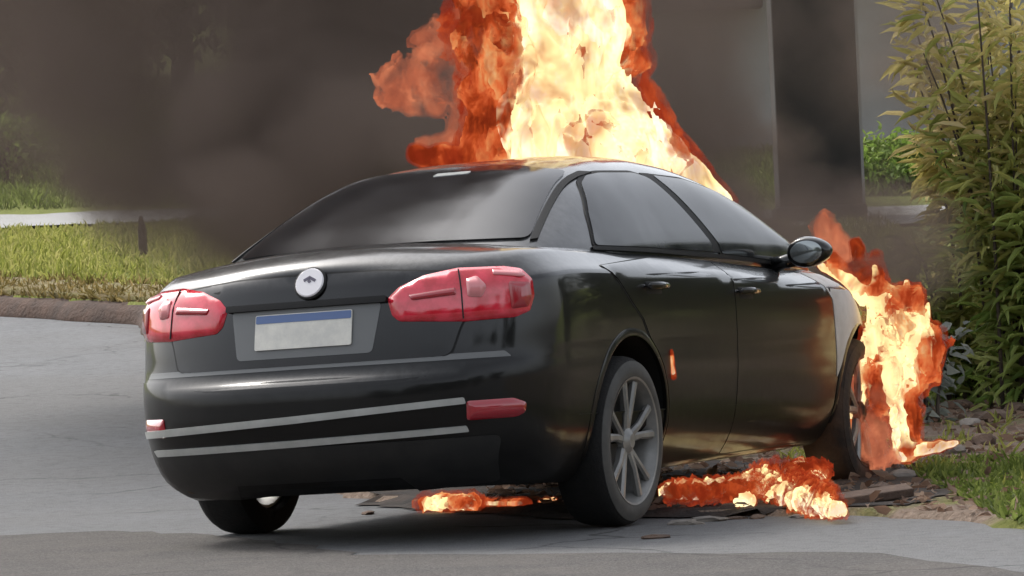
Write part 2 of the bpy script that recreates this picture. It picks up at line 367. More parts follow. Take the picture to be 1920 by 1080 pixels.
def leaf_mat(name, c1, c2, c3, rough=.6):
    t = NT(name); g = t.node('ShaderNodeNewGeometry'); co = t.coord(); n = t.noise(co, 1.6, 3)
    c = t.ramp(g.outputs['Random Per Island'], [(0, c1), (.5, c2), (1, c3)])
    c = t.mix(t.math('MULTIPLY', n, .4), c, c1)
    b = t.pbr(c, rough, spec=.3)
    tr = t.node('ShaderNodeBsdfTranslucent'); t.l.new(c, tr.inputs[0]); mx = t.node('ShaderNodeMixShader'); mx.inputs[0].default_value = .5
    t.l.new(b.outputs[0], mx.inputs[1]); t.l.new(tr.outputs[0], mx.inputs[2]); t.l.new(mx.outputs[0], t.out.inputs['Surface'])
    return t.m
LEAF = np.array([(0, 0, 0), (-.5, .30, .10), (0, .38, -.03), (.5, .30, .10), (-.32, .72, .02), (0, .75, -.08), (.32, .72, .02), (0, 1, -.22)])
LF = np.array([(0, 2, 1), (0, 3, 2), (1, 2, 5), (1, 5, 4), (2, 3, 6), (2, 6, 5), (4, 5, 7), (5, 6, 7)])
def leaves(P, Dr, length, width, up=None):
    """P positions, Dr directions: one folded lanceolate leaf each."""
    n = len(P); Dr = Dr/np.linalg.norm(Dr, axis=1)[:, None]
    up = rng.normal(size=(n, 3))+[0, 0, 1.2] if up is None else up
    X = np.cross(Dr, up); X /= np.linalg.norm(X, axis=1)[:, None]; N = np.cross(X, Dr)
    ln = np.broadcast_to(length, (n,))[:, None, None]; wd = np.broadcast_to(width, (n,))[:, None, None]
    V = P[:, None]+X[:, None]*(LEAF[None, :, :1]*wd)+Dr[:, None]*(LEAF[None, :, 1:2]*ln)+N[:, None]*(LEAF[None, :, 2:]*ln)
    Fc = LF[None]+(np.arange(n)*8)[:, None, None]
    return V.reshape(-1, 3), Fc.reshape(-1, 3)
M['leaf_dark'] = leaf_mat('leaf_dark', (.03, .04, .02), (.05, .065, .03), (.08, .09, .045))
M['leaf_hedge'] = leaf_mat('leaf_bright', (.11, .19, .03), (.20, .30, .05), (.32, .40, .10))
M['leaf_yellow'] = leaf_mat('leaf_yellow', (.44, .38, .12), (.60, .52, .19), (.70, .58, .32))
M['leaf_olive'] = leaf_mat('leaf_olive', (.25, .28, .07), (.45, .46, .13), (.62, .57, .25))
M['leaf_green'] = leaf_mat('leaf_green', (.15, .24, .05), (.34, .42, .11), (.52, .55, .22))
M['leaf_pale'] = leaf_mat('leaf_pale', (.20, .22, .19), (.34, .36, .32), (.46, .47, .44))
M['grass'] = leaf_mat('grass_blades', (.23, .26, .055), (.38, .38, .10), (.52, .47, .19))
M['grass_lush'] = leaf_mat('weed_leaves', (.09, .125, .022), (.17, .225, .05), (.29, .34, .10))
M['bark'] = mottled('bark', (.06, .045, .035), (.11, .085, .065), 6, .9, bstr=.8, bdist=.02)
M['straw'] = leaf_mat('dry_straw', (.13, .10, .03), (.24, .19, .07), (.40, .30, .14), .8)
M['litter'] = leaf_mat('dry_leaves', (.12, .07, .048), (.25, .165, .12), (.42, .32, .25), .8)
def taper(bm, pts, rads, seg=8):
    rings = []
    for i, (p, r) in enumerate(zip(pts, rads)):
        p = Vector(p); d = (Vector(pts[min(i+1, len(pts)-1)])-Vector(pts[max(i-1, 0)])).normalized()
        a = d.orthogonal().normalized(); b = d.cross(a)
        rings.append([bm.verts.new(p+(a*math.cos(2*math.pi*k/seg)+b*math.sin(2*math.pi*k/seg))*r) for k in range(seg)])
    for A, B in zip(rings, rings[1:]):
        for k in range(seg): bm.faces.new((A[k], A[(k+1) % seg], B[(k+1) % seg], B[k]))
    bm.faces.new(rings[0][::-1]); bm.faces.new(rings[-1])
def tree(u, D, h, rad, n, leafsize, mat, label, group='trees and bushes on the bank beyond', name='tree', cat='tree', trunk=.3):
    L, D, z = at_ground(u, D); base = Vector((*LD(L, D), z-.05)); T = empty(name, base, label, cat, group)
    bm = bmesh.new(); top = Vector((random.uniform(-.3, .3)*rad*.3, random.uniform(-.3, .3)*rad*.3, h*.7))
    taper(bm, [(0, 0, 0), top*.5+Vector((.05*rad, 0, 0)), top], [trunk, trunk*.7, trunk*.25])
    cl = []
    for k in range(16):
        a = random.uniform(0, 6.28); rr = rad*random.uniform(.25, .8); zz = h*random.uniform(.25, .88)
        e = Vector((rr*math.cos(a), rr*math.sin(a), zz)); s = top*random.uniform(.35, .85); cl.append(e)
        taper(bm, [s, s.lerp(e, .5)+Vector((0, 0, .06*h)), e], [trunk*.3, trunk*.2, trunk*.06], 5)
    bm_obj('trunk', bm, M['bark'], T, smooth=True)
    cl = np.array([tuple(c) for c in cl]); ci = rng.integers(0, len(cl), n)
    P = cl[ci]+rng.normal(size=(n, 3))*[rad*.24, rad*.24, h*.10]; P[:, 2] = np.abs(P[:, 2])+.02
    Dr = rng.normal(size=(n, 3))+(P-[0, 0, h*.5])/rad+[0, 0, -.3]
    V, Fc = leaves(P, Dr, rng.uniform(.7, 1.3, n)*leafsize, rng.uniform(.35, .6, n)*leafsize)
    mesh_obj('crown', V, Fc, mat, T); return T
tree(-70, 92, 5.5, 2.6, 5200, .34, M['leaf_dark'], 'dark hazy tree at the far left edge behind the smoke')
tree(120, 100, 6.5, 3.0, 5200, .36, M['leaf_dark'], 'tall dim grey green tree behind the smoke at left')
tree(360, 96, 6.2, 2.8, 5000, .36, M['leaf_dark'], 'dark tree behind the thickest smoke left of the fire')
tree(640, 99, 6.6, 3.0, 5000, .36, M['leaf_dark'], 'dark tree behind the smoke beside the tall orange flames')
tree(890, 95, 6.4, 2.8, 5000, .36, M['leaf_dark'], 'dark tree hidden just behind the tall column of fire')
tree(20, 73, 1.15, .75, 4200, .13, M['leaf_hedge'], 'low bright green bush above the footpath at the left edge', name='bush', cat='bush', trunk=.05)
tree(-75, 74, 1.0, .6, 2600, .13, M['leaf_hedge'], 'small bright green bush cut by the left edge of the photo', name='bush', cat='bush', trunk=.05)
tree(1690, 66, .95, .8, 4200, .12, M['leaf_hedge'], 'bright green bush on the lawn between the dark column and the tall reeds', name='bush', cat='bush', trunk=.05)

for (L_, D_, h_, w_) in ((9.5, 26, 3.9, 'nearest to the shrubs'), (12.5, 30, 4.8, 'third along the road'), (9.0, 34, 4.4, 'tallest, farthest back'), (16, 27, 4.2, 'farthest from the car')):
    tree(960+L_/D_*FPX, D_, h_, h_*.42, 3600, .22, M['leaf_dark'], 'unseen dark tree added to darken the car side reflection, '+w_, 'unseen trees added right of the view', trunk=.09)  # out of view, added to darken what the car side reflects
for (L_, D_, w_) in ((-13, -9, 'leftmost of the row'), (-8, -13, 'second from the left'), (-3.5, -10, 'third from the left'), (1.5, -14, 'middle of the row'), (6, -10, 'third from the right'), (11, -12, 'second from the right'), (16, -6, 'rightmost of the row')):
    P0 = LD(L_, D_); T0 = tree(960, 60, 6.8, 2.9, 3000, .42, M['leaf_dark'], 'unseen tree added to darken the boot reflection, '+w_, 'unseen trees added behind the viewpoint')  # out of view, added to darken what the boot reflects
    T0.location = (*P0, 0)
# dry sprig standing in the verge at left
b = Vector((*LD(*at_ground(272, 43)[:2]), at_ground(272, 43)[2])); b.z = at(272, 438, 43)[2]-.02
sp = empty('dead_stump', b, 'small dark stump sticking up out of the left grass verge', 'stump')
bm = bmesh.new(); taper(bm, [(0, 0, -.4), (0, 0, .05), (-.02, .0, .20)], [.05, .045, .02], 7); bm_obj('stem', bm, M['bark'], sp)

# ---------------------------------------------------------------- grass
def blades(name, Lr, Dr_, n, h, w, mat, cond=None, spread=.35, kindlabel=None, dens=None):
    L = rng.uniform(*Lr, n); D = rng.uniform(*Dr_, n)
    k = ~((L < 1.75) & (D < 20.3) & (L > -1.6)); L, D = L[k], D[k]                    # burnt bare under the car
    if cond is not None:
        k = cond(L, D); L, D = L[k], D[k]
    z = ground_z(L, D); xy = CAM[:2]+L[:, None]*R2+D[:, None]*F2
    P = np.column_stack([xy, z-.01]); m = len(P)
    d = np.column_stack([rng.normal(size=m)*spread, rng.normal(size=m)*spread, np.ones(m)])
    cl = .55+.75*np.clip(.5+fbm(np.column_stack([L*2.2, D*1.1, L*0]), 2), 0, 1.3)
    V, Fc = leaves(P, d, rng.uniform(.6, 1.2, m)*h*cl, rng.uniform(.7, 1.3, m)*w, up=rng.normal(size=(m, 3)))
    o = mesh_obj(name, V, Fc, mat); return tag(o, kindlabel, 'grass', kind='stuff')
def vis(L, D): return (L/np.maximum(D, 1) > -.135) & (L/np.maximum(D, 1) < .135)
blades('verge_grass', (-8, 5), (22, 57.5), 60000, .16, .022, M['grass'], lambda L, D: (edge_dist(L, D) < -.7) & vis(L, D) & ((D > 34) | (L < -.6)), .5, 'yellow green grass on the verge between the kerb and the footpath')
blades('bank_grass', (-12, 12), (64.5, 100), 60000, .22, .03, M['grass_lush'], lambda L, D: vis(L, D) & (D > 65.5-.28*(L+4)), .5, 'green grass on the bank beyond the footpath')
blades('dry_grass', (-8, 1), (30, 46), 90000, .13, .022, M['straw'], lambda L, D: (edge_dist(L, D) < -.02) & (edge_dist(L, D) > -1.1) & vis(L, D), .9, 'dry brown grass along the top of the kerb')
# weeds to the right of the car: the patch runs beside the road edge
def patchR(L, D):
    e = edge_dist(L, D); u = 960+L/D*FPX
    return (e < -.03) & (u > 1655+ (D-15)*12) & (D < 19.8) & (u < 2250) & (fbm(np.column_stack([L*3, D*1.5, L*0+5]), 3) > -.30)
blades('weeds', (1.2, 3.6), (13, 20.5), 26000, .075, .020, M['grass_lush'], patchR, .9, 'low bright green weeds growing along the right road edge')
blades('thin_grass', (.8, 5), (17, 34), 16000, .10, .012, M['grass'], lambda L, D: (edge_dist(L, D) < -.15) & vis(L, D) & (fbm(np.column_stack([L*1.7, D*.8, L*0+9]), 3) > .12), .6, 'sparse tufts of grass in the bare soil right of the car')

# leaf litter in the bare soil beside the burning front wheel
n = 9000; L = rng.uniform(-.2, 4.6, n); D = rng.uniform(15.5, 32, n); k = (edge_dist(L, D) < -.02) & vis(L, D); L, D = L[k], D[k]
P = np.column_stack([CAM[:2]+L[:, None]*R2+D[:, None]*F2, ground_z(L, D)+rng.uniform(.0, .02, len(L))])
V, Fc = leaves(P, np.column_stack([rng.normal(size=(len(P), 2)), rng.uniform(-.1, .35, len(P))]), rng.uniform(.03, .09, len(P)), rng.uniform(.015, .045, len(P)))
tag(mesh_obj('leaf_litter', V, Fc, M['litter']), 'brown dead leaves strewn over the soil beside the burning front wheel', 'leaves', kind='stuff')

# rubble: individual stones, clods, a board, a branch, a scrap of paper
M['stone'] = mottled('stone_pale', (.30, .27, .24), (.19, .165, .14), 7, .9, bstr=.6, bdist=.01)
M['clod'] = mottled('earth_clod', (.17, .115, .085), (.09, .06, .045), 9, .95, bstr=.8, bdist=.01)
M['paper'] = mottled('scrap_paper', (.55, .55, .54), (.42, .42, .41), 6, .8)
def rock(name, u, v, s, mat, label, cat, group=None, flat=.6, el=1.0):
    # rests where the sight line meets the ground
    best = None
    for D in np.arange(13.5, 40, .05):
        p = at(u, v, D); L = float((p[:2]-CAM[:2])@R2); Dg = float((p[:2]-CAM[:2])@F2)
        ed = float(edge_dist(np.array(L), np.array(Dg))); g = float(zt(np.array(L), np.array(Dg))) if ed > 0 else float(ground_z(np.array(L), np.array(Dg)))
        if p[2] <= g: best = (p[0], p[1], g); break
    if best is None: return
    bm = bmesh.new(); bmesh.ops.create_icosphere(bm, subdivisions=2, radius=1)
    sd_ = random.uniform(0, 99)
    for vv in bm.verts:
        q = vv.co.copy(); f = 1+.45*mnoise.noise(q*1.3+Vector((sd_, 0, 0)))+.18*mnoise.noise(q*3.1+Vector((0, sd_, 0)))
        vv.co = Vector((q.x*f*s*el, q.y*f*s, max(q.z*f*s*flat, -s*.25)))
    bmesh.ops.rotate(bm, matrix=Matrix.Rotation(random.uniform(0, 3.1), 3, 'Z'), verts=bm.verts)
    o = bm_obj(name, bm, mat, None); o.location = (best[0], best[1], best[2]+s*.18); return tag(o, label, cat, group)
G = 'clods and stones in the soil at right'
spec = [(1762, 762, .085, 'stone', 'pale rounded stone under the overhanging reeds, left of the white scrap'), (1722, 748, .10, 'clod', 'brown clod just right of the fender flames'),
 (1795, 768, .075, 'clod', 'brown clod below the white scrap of paper'), (1822, 800, .06, 'stone', 'pale stone lying halfway down the bare slope'),
 (1862, 790, .09, 'clod', 'flat brown clod right of the pale stone on the slope'), (1905, 775, .08, 'clod', 'brown clod at the right edge of the photo on the slope'),
 (1848, 832, .065, 'clod', 'dark hollow looking clod just above the green weeds'), (1790, 850, .05, 'stone', 'small pale stone at the tip of the ground flame'),
 (1735, 880, .055, 'clod', 'small brown clod between the burning wheel and the weeds'), (1690, 896, .05, 'stone', 'pale stone right of the burning wheel'),
 (1655, 925, .06, 'clod', 'clod in front of the burning wheel beside the charred board'), (1755, 700, .10, 'clod', 'large dark clod at the foot of the reeds'),
 (1700, 715, .08, 'stone', 'grey stone behind the fender flames'), (1880, 735, .10, 'clod', 'dark clod under the reeds right of the white scrap')]
for (u, v, s, m, lb) in spec: rock('stone' if m == 'stone' else 'clod', u, v, s, M[m], lb, 'stone' if m == 'stone' else 'clod', G, el=random.uniform(1, 1.5))
G2 = 'fallen burnt fragments on the road edge'
for (u, v, s, m, lb) in [(1228, 1010, .030, 'clod', 'small reddish fragment on the road just right of the rear tyre'), (1330, 978, .040, 'stone', 'pale grey slab fragment on the road edge below the ground flames'),
  (1285, 984, .038, 'stone', 'pale grey fragment on the road edge nearest the rear wheel'), (1420, 972, .03, 'clod', 'brown fragment on the road edge under the ground flames'), (1500, 972, .028, 'stone', 'small grey fragment at the end of the ground flames'),
  (1382, 974, .022, 'clod', 'tiny brown fragment right of the pale slab'), (690, 965, .03, 'clod', 'brown fragment seen under the car between the rear wheels')]:
    rock('fragment', u, v, s, M[m], lb, 'fragment', G2, flat=.35, el=1.9)
pb = at(1640, 925, 16.9); pb[2] = .03
bd_o = empty('charred_board', pb, 'brown charred board lying in front of the burning front wheel', 'board')
bm = bmesh.new(); bm_box(bm, (0, 0, .025), (.30, .13, .035), Matrix.Rotation(.12, 3, 'X'), .006)
for v_ in bm.verts: v_.co += Vector((0, .02*math.sin(v_.co.x*9), .012*math.sin(v_.co.x*13)))
bm_obj('plank', bm, M['clod'], bd_o); bd_o.rotation_euler.z = YAW-math.pi/2+.15
pp = at(1840, 732, 28); 
bm = bmesh.new(); bmesh.ops.create_grid(bm, x_segments=14, y_segments=8, size=.5)
for v_ in bm.verts: v_.co = Vector((v_.co.x*.42, v_.co.y*.5, .05+.04*mnoise.noise(Vector((v_.co.x*3, v_.co.y*4, 1)))))
bmesh.ops.solidify(bm, geom=bm.faces[:], thickness=.004)
o = bm_obj('paper_scrap', bm, M['paper'], None, smooth=True); o.location = (pp[0], pp[1], float(ground_z(np.array((1840-960)*28/FPX), np.array(28.)))+.02)
o.rotation_euler = (.35, 0, YAW-math.pi/2+.1); tag(o, 'white crumpled scrap lying on the soil under the reeds', 'scrap')

# ---------------------------------------------------------------- tall reeds / shrub at right
def shrub(name, base_u, D, cols, label, cat, group, lf, stems, spanL, h0, h1, n, length, width, nfront=0, out=1.0):
    L0, D0, z0 = at_ground(base_u, D); base = Vector((*LD(L0, D0), z0)); T = empty(name, base, label, cat, group)
    bm = bmesh.new(); pts = []
    for k in range(stems):
        a = random.uniform(0, 6.28); rr = random.uniform(.0, .5)*spanL; h = random.uniform(h0, h1)
        b0 = np.array([rr*.6*math.cos(a), rr*.6*math.sin(a), 0]); lean = np.array([math.cos(a), math.sin(a), 0])*random.uniform(.1, .55)*spanL*out
        cps = [b0+lean*(s**2)+np.array([0, 0, h*s*(1-.12*s)]) for s in np.linspace(0, 1, 8)]
        taper(bm, [tuple(c) for c in cps], list(np.linspace(.013, .004, 8)), 5)
        pts.append(cps)
    bm_obj('stems', bm, M['bark'], T, smooth=True)['kind'] = 'stuff'
    P = []; Dr = []
    for i in range(n):
        cps = pts[random.randrange(stems)]; s = random.random()**.8*6.99; k = int(s); f = s-k
        p = cps[k]*(1-f)+cps[min(k+1, 7)]*f; a = random.uniform(0, 6.28); d = np.array([math.cos(a), math.sin(a), random.uniform(-.75, .8)])
        P.append(p+d*random.uniform(.0, .12)); Dr.append(d)
    P = np.array(P); Dr = np.array(Dr)
    tone = P[:, 2]/h1
    if nfront:                                                                          # the leaves nearest the road, one object each
        view = P[:, :2]@F2; order = np.argsort(view+rng.uniform(0, .1, n)); fr = order[:nfront]; rest = order[nfront:]
        mats = {}
        for i in fr:
            m_ = cols[0] if tone[i] > random.uniform(.55, .8) else (cols[1] if tone[i] > random.uniform(.25, .5) else cols[2])
            if m_ not in mats:
                V, Fc = leaves(np.zeros((1, 3)), np.array([[0, 1., 0]]), length, width, up=np.array([[0, 0, 1.]])); me = bpy.data.meshes.new('leaf')
                me.from_pydata(V.tolist(), [], Fc.tolist()); me.materials.append(m_); me.polygons.foreach_set('use_smooth', [True]*8); mats[m_] = me
            o = link(bpy.data.objects.new('leaf', mats[m_]), T); o.location = P[i]
            o.rotation_euler = Vector(Dr[i]).to_track_quat('Y', 'Z').to_euler(); s_ = random.uniform(.7, 1.3); o.scale = (s_, s_, s_)
        P, Dr, tone = P[rest], Dr[rest], tone[rest]
    tone = tone+rng.normal(size=len(P))*.13
    for nm, ms, m_ in (('upper_foliage', tone > .58, cols[0]), ('middle_foliage', (tone <= .58) & (tone > .30), cols[1]), ('lower_foliage', tone <= .30, cols[2])):
        if ms.sum():
            V, Fc = leaves(P[ms], Dr[ms], length*rng.uniform(.6, 1.3, ms.sum()), width*rng.uniform(.7, 1.3, ms.sum()))
            tag(mesh_obj(nm, V, Fc, m_, T), kind='stuff')
    return T
GR = 'tall leafy shrubs at the right edge'
cols = [M['leaf_yellow'], M['leaf_olive'], M['leaf_green']]
shrub('shrub', 1905, 24.5, cols, 'tall narrow leaved shrub with yellowing top at the right edge of the photo', 'shrub', GR, None, 20, .70, 1.2, 3.0, 2300, .18, .032, 280)
shrub('shrub', 2050, 26, cols, 'dense tall shrub behind the front one, cut off by the right edge of the photo', 'shrub', GR, None, 22, 1.0, 1.2, 3.0, 2500, .18, .032)
shrub('shrub', 1850, 27.5, [M['leaf_yellow'], M['leaf_yellow'], M['leaf_olive']], 'thin yellowish shrub rising behind the others beside the grey house wall', 'shrub', GR, None, 16, .70, 1.6, 3.3, 1900, .20, .034)
shrub('shrub', 1800, 25.5, [M['leaf_olive'], M['leaf_olive'], M['leaf_green']], 'lower green shrub left of the tall ones, nearest the fender flames', 'shrub', GR, None, 15, .6, .5, 1.15, 1500, .15, .03)
shrub('weed_plant', 1722, 23.5, [M['leaf_pale']]*3, 'smoke dimmed plant with pale grey leaves beside the fender flames', 'plant', None, None, 7, .26, .45, .72, 260, .11, .05)

# ================================================================ CAR  (x ahead of the rear axle, y to its left, z up)
car = empty('parked_car', (0, 0, 0), 'black four door saloon car burning at the front, seen from behind on the road edge', 'car')
WB = 2.78; WR = .328
# z of the top edge of the lower body along the car
def ztop(x): return interp(x, [-1.06, -1.0, -.9, -.7, -.45, 0, .5, 1.1, 2.1, 2.5, 3.0, 3.3, 3.55], [.985, 1.005, 1.025, 1.05, 1.065, 1.055, 1.040, 1.012, .955, .94, .87, .79, .62])
T_ = [0, .03, .08, .15, .25, .38, .48, .53, .56, .60, .68, .78, .85, .885, .90, .93, .97, 1.0]
WT = [.74, .775, .805, .835, .858, .872, .878, .879, .879, .880, .880, .878, .873, .868, .858, .825, .78, .745]
XR = [-.90, -.955, -1.01, -1.055, -1.085, -1.105, -1.105, -1.095, -1.060, -1.042, -1.028, -1.012, -1.000, -.994, -.990, -.985, -.978, -.955]
XF = [3.30, 3.38, 3.44, 3.50, 3.53, 3.545, 3.54, 3.53, 3.52, 3.51, 3.49, 3.45, 3.40, 3.36, 3.34, 3.30, 3.24, 3.18]
LR = [.50, .50, .50, .52, .54, .56, .56, .55, .50, .48, .46, .44, .42, .41, .40, .40, .40, .40]
tt = np.unique(np.concatenate([np.linspace(0, 1, 52), [.53, .56, .60, .885, .90, .915]]))
wT, xR, xF, lR = (interp(tt, T_, a) for a in (WT, XR, XF, LR))
def plan(w, xr, xf, lr, n=2.35, lf=.95):
    ph = np.linspace(0, math.pi/2, 26); y = w*np.sin(ph)**(2/n); x = xr+lr*(1-np.cos(ph)**(2/n))
    xs = np.linspace(xr+lr, xf-lf, 72)[1:-1]
    ph2 = np.linspace(math.pi/2, 0, 22); y2 = w*np.sin(ph2)**(2/2.3); x2 = xf-lf*(1-np.cos(ph2)**(2/2.3))
    return np.concatenate([x, xs, x2]), np.concatenate([y, np.full(70, w), y2])
rows = []
for i, t_ in enumerate(tt):
    x, y = plan(wT[i], xR[i], xF[i], lR[i])
    # slight barrel of the flanks and narrowing to the ends
    y = y*(1-(.035+.035*np.clip((t_-.5)/.3, 0, 1))*np.clip((-.2-x)/.9, 0, 1)**2-.05*np.clip((x-2.4)/1.1, 0, 1)**2)
    z = .175+t_*(ztop(np.clip(x, -1.06, 3.5))-.175)
    z = z+ (.05*np.clip((-.35-x)/.7, 0, 1)+.03*np.clip((x-3.0)/.5, 0, 1))*(1-t_)**2*.6
    rows.append(np.column_stack([x, y, z]))
K = len(rows[0]); Vb = []
for rr in rows:
    Vb += rr.tolist(); Vb += [(x, -y, z) for x, y, z in rr[1:-1]]
def vid(i, k, s): # ring i, half-index k, side s(0 left +y,1 right)
    base = i*(2*K-2)
    return base+k if s == 0 or k in (0, K-1) else base+K+k-1
Fb = []
for i in range(len(tt)-1):
    for k in range(K-1):
        Fb.append((vid(i, k, 0), vid(i+1, k, 0), vid(i+1, k+1, 0), vid(i, k+1, 0)))
        Fb.append((vid(i, k, 1), vid(i, k+1, 1), vid(i+1, k+1, 1), vid(i+1, k, 1)))
def cap(i, crown, flip):
    M_ = 16; prev = None
    for k in range(K):
        x, y, z = rows[i][k]
        if k in (0, K-1): row = [vid(i, k, 0)]*(M_+1)
        else:
            row = [vid(i, k, 0)]
            for m in range(1, M_):
                q = 1-2*m/M_; Vb.append((x, y*q, z+(crown+.045*max(0, min(1, -x/.6)))*(1-q*q)*min(1, y/.6))); row.append(len(Vb)-1)
            row.append(vid(i, k, 1))
        if prev:
            for m in range(M_):
                f = [prev[m], prev[m+1], row[m+1], row[m]]; f2 = []
                for v_ in f:
                    if v_ not in f2: f2.append(v_)
                if len(f2) > 2: Fb.append(tuple(f2[::-1] if flip else f2))
        prev = row
cap(len(tt)-1, .022, False); cap(0, 0, True)
me = bpy.data.meshes.new('body'); me.from_pydata(Vb, [], Fb)
bm = bmesh.new(); bm.from_mesh(me); bmesh.ops.recalc_face_normals(bm, faces=bm.faces)
bodybm = bm.copy(); bm.to_mesh(me); bm.free()
# cabin: cross sections along x
def zroof(x): return interp(x, [-.52, -.44, -.2, .0, .2, .35, .55, .85, 1.15, 1.45, 1.75, 2.0, 2.25, 2.45, 2.6], [1.07, 1.107, 1.222, 1.312, 1.388, 1.423, 1.449, 1.465, 1.464, 1.448, 1.405, 1.325, 1.19, 1.06, .95])
def belt_w(x): return interp(x, [-.52, -.3, 0, .5, 1.5, 2.2, 2.6], [.66, .705, .725, .738, .738, .728, .70])
nx, na = 96, 30; cv = []; cx = np.linspace(-.52, 2.6, nx)
for x in cx:
    zb = .90; h = float(zroof(x))-zb; wb = float(belt_w(x))+.03
    for a_ in np.linspace(0, math.pi, 2*na+1):
        c, s = math.cos(a_), math.sin(a_); n = 4.8
        yy = math.copysign(abs(c)**(2/n), c); zz = abs(s)**(2/n)
        z = zb+h*zz; tum = .50*max(0, z-1.05)+.06*max(0, z-1.05)**2
        cv.append((x-(-.05 if x < .6 else .10)*abs(yy)**2.2*min(1, abs(x-.6)/1.0)*zz, yy*(wb-tum), z))
cn = 2*na+1; cf = [(i*cn+k, i*cn+k+1, (i+1)*cn+k+1, (i+1)*cn+k) for i in range(nx-1) for k in range(cn-1)]
cf += [tuple(range(cn))[::-1], tuple(range((nx-1)*cn, nx*cn))] + [((i)*cn, (i+1)*cn, (i+1)*cn+cn-1, i*cn+cn-1) for i in range(nx-1)]
cm = bpy.data.meshes.new('cabin'); cm.from_pydata(cv, [], cf)
bm = bmesh.new(); bm.from_mesh(cm); bmesh.ops.recalc_face_normals(bm, faces=bm.faces); bm.to_mesh(cm); cabbm = bm.copy(); bm.free()

# smooth-normal projection onto these surfaces
def make_bvh(bms):
    V, N, Fc = [], [], []
    for b in bms:
        b = b.copy(); bmesh.ops.triangulate(b, faces=b.faces); b.normal_update(); o = len(V)
        b.verts.ensure_lookup_table()
        for v in b.verts: V.append(v.co.copy()); N.append(v.normal.copy())
        for f in b.faces: Fc.append([o+v.index for v in f.verts])
    return BVHTree.FromPolygons(V, Fc), V, N, Fc
from mathutils.interpolate import poly_3d_calc
BODY, CAB, BOTH = make_bvh([bodybm]), make_bvh([cabbm]), make_bvh([bodybm, cabbm])
def cast(B, o, d):
    h, n, i, dist = B[0].ray_cast(o, d)
    if h is None:
        return None, None
    f = B[3][i]; w = poly_3d_calc([B[1][k] for k in f], h)
    nn = sum((B[2][k]*w[j] for j, k in enumerate(f)), Vector()); return h, nn.normalized()
def smooth_poly(pts, r=.012, seg=4):
    out = []; n = len(pts)
    for i in range(n):
        p = Vector(pts[i]); a = Vector(pts[i-1]); b = Vector(pts[(i+1) % n])
        da, db = (a-p), (b-p); rr = min(r, da.length*.45, db.length*.45)
        p0 = p+da.normalized()*rr; p1 = p+db.normalized()*rr
        for k in range(seg+1):
            t_ = k/seg; out.append(p0*(1-t_)**2+p*2*t_*(1-t_)+p1*t_**2)
    return out
def dens(pts, step):
    out = []
    for i, p in enumerate(pts):
        q = pts[(i+1) % len(pts)]; m = max(1, int((q-p).length/step))
        out += [p.lerp(q, k/m) for k in range(m)]
    return out
def panel(name, B, poly, ang, mat, parent, off=.003, th=.006, step=.035, r=.012, side=0, bulge=0, holes=None):
    """poly in (a, z): a runs to the right as seen along the horizontal direction `ang` (degrees from +x towards +y)."""
    A = math.radians(ang); d = Vector((math.cos(A), math.sin(A), 0)); ax = Vector((d.y, -d.x, 0))
    ring = dens(smooth_poly(poly, r), step); nr = len(ring)
    xs = [p.x for p in ring]; ys = [p.y for p in ring]
    edges = [(ring[i], ring[(i+1) % nr]) for i in range(nr)]
    def far_(p):
        for a, b in edges:
            ab = b-a; t_ = max(0, min(1, (p-a).dot(ab)/max(ab.length_squared, 1e-12)))
            if (p-(a+ab*t_)).length < step*.5: return False
        return True
    inner = [Vector((x, y)) for x in np.arange(min(xs)+step/2, max(xs), step) for y in np.arange(min(ys)+step/2, max(ys), step)]
    inner = [p for p in inner if far_(p)]
    vo, eo, fo, *_ = delaunay_2d_cdt(ring+inner, [], [list(range(nr))], 1, 1e-6)
    pts, nrm = [], []; last = None
    for p in vo:
        h, n = cast(B, ax*p.x+Vector((0, 0, p.y))-d*6, d)
        pts.append(h); nrm.append(n)
    good = [k for k in range(len(vo)) if pts[k] is not None]
    for k in range(len(vo)):
        if pts[k] is None:
            j = min(good, key=lambda g: (vo[g]-vo[k]).length); pts[k] = pts[j].copy(); nrm[k] = nrm[j]
    if bulge:
        dist = []
        for p in vo: dist.append(min(((p-(a+(b-a)*max(0, min(1, (p-a).dot(b-a)/max((b-a).length_squared, 1e-12))))).length) for a, b in edges))
    n0 = len(pts); V = [pts[k]+nrm[k]*(off+(bulge*min(1, dist[k]/.03)**.5 if bulge else 0)) for k in range(n0)]
    V += [pts[k]+nrm[k]*(off-th) for k in range(n0)]
    fo = [f for f in fo if len(f) > 2]; out = []
    for f in fo:
        a, b, c = (V[f[0]], V[f[1]], V[f[2]])
        if (b-a).cross(c-a).dot(nrm[f[0]]) < 0: f = f[::-1]
        out.append(tuple(f))
    cnt = {}
    for f in out:
        for i in range(len(f)):
            e = (f[i], f[(i+1) % len(f)]); cnt[e] = cnt.get(e, 0)+1
    bnd = [e for e in cnt if (e[1], e[0]) not in cnt]
    faces = out+[tuple(v+n0 for v in f[::-1]) for f in out]+[(b, a, a+n0, b+n0) for a, b in bnd]
    me = bpy.data.meshes.new(name); me.from_pydata([tuple(v) for v in V], [], faces)
    nf = len(out); me.polygons.foreach_set('use_smooth', [i < nf for i in range(len(faces))])
    if not bulge:
        ln = [Vector((0, 0, 0))]*len(me.loops); cn_ = []
        for p_ in me.polygons:
            for li in p_.loop_indices: cn_.append(tuple(nrm[me.loops[li].vertex_index]) if p_.index < nf else (0, 0, 0))
        me.normals_split_custom_set(cn_)
    me.materials.append(mat); me.update()
    return link(bpy.data.objects.new(name, me), parent)
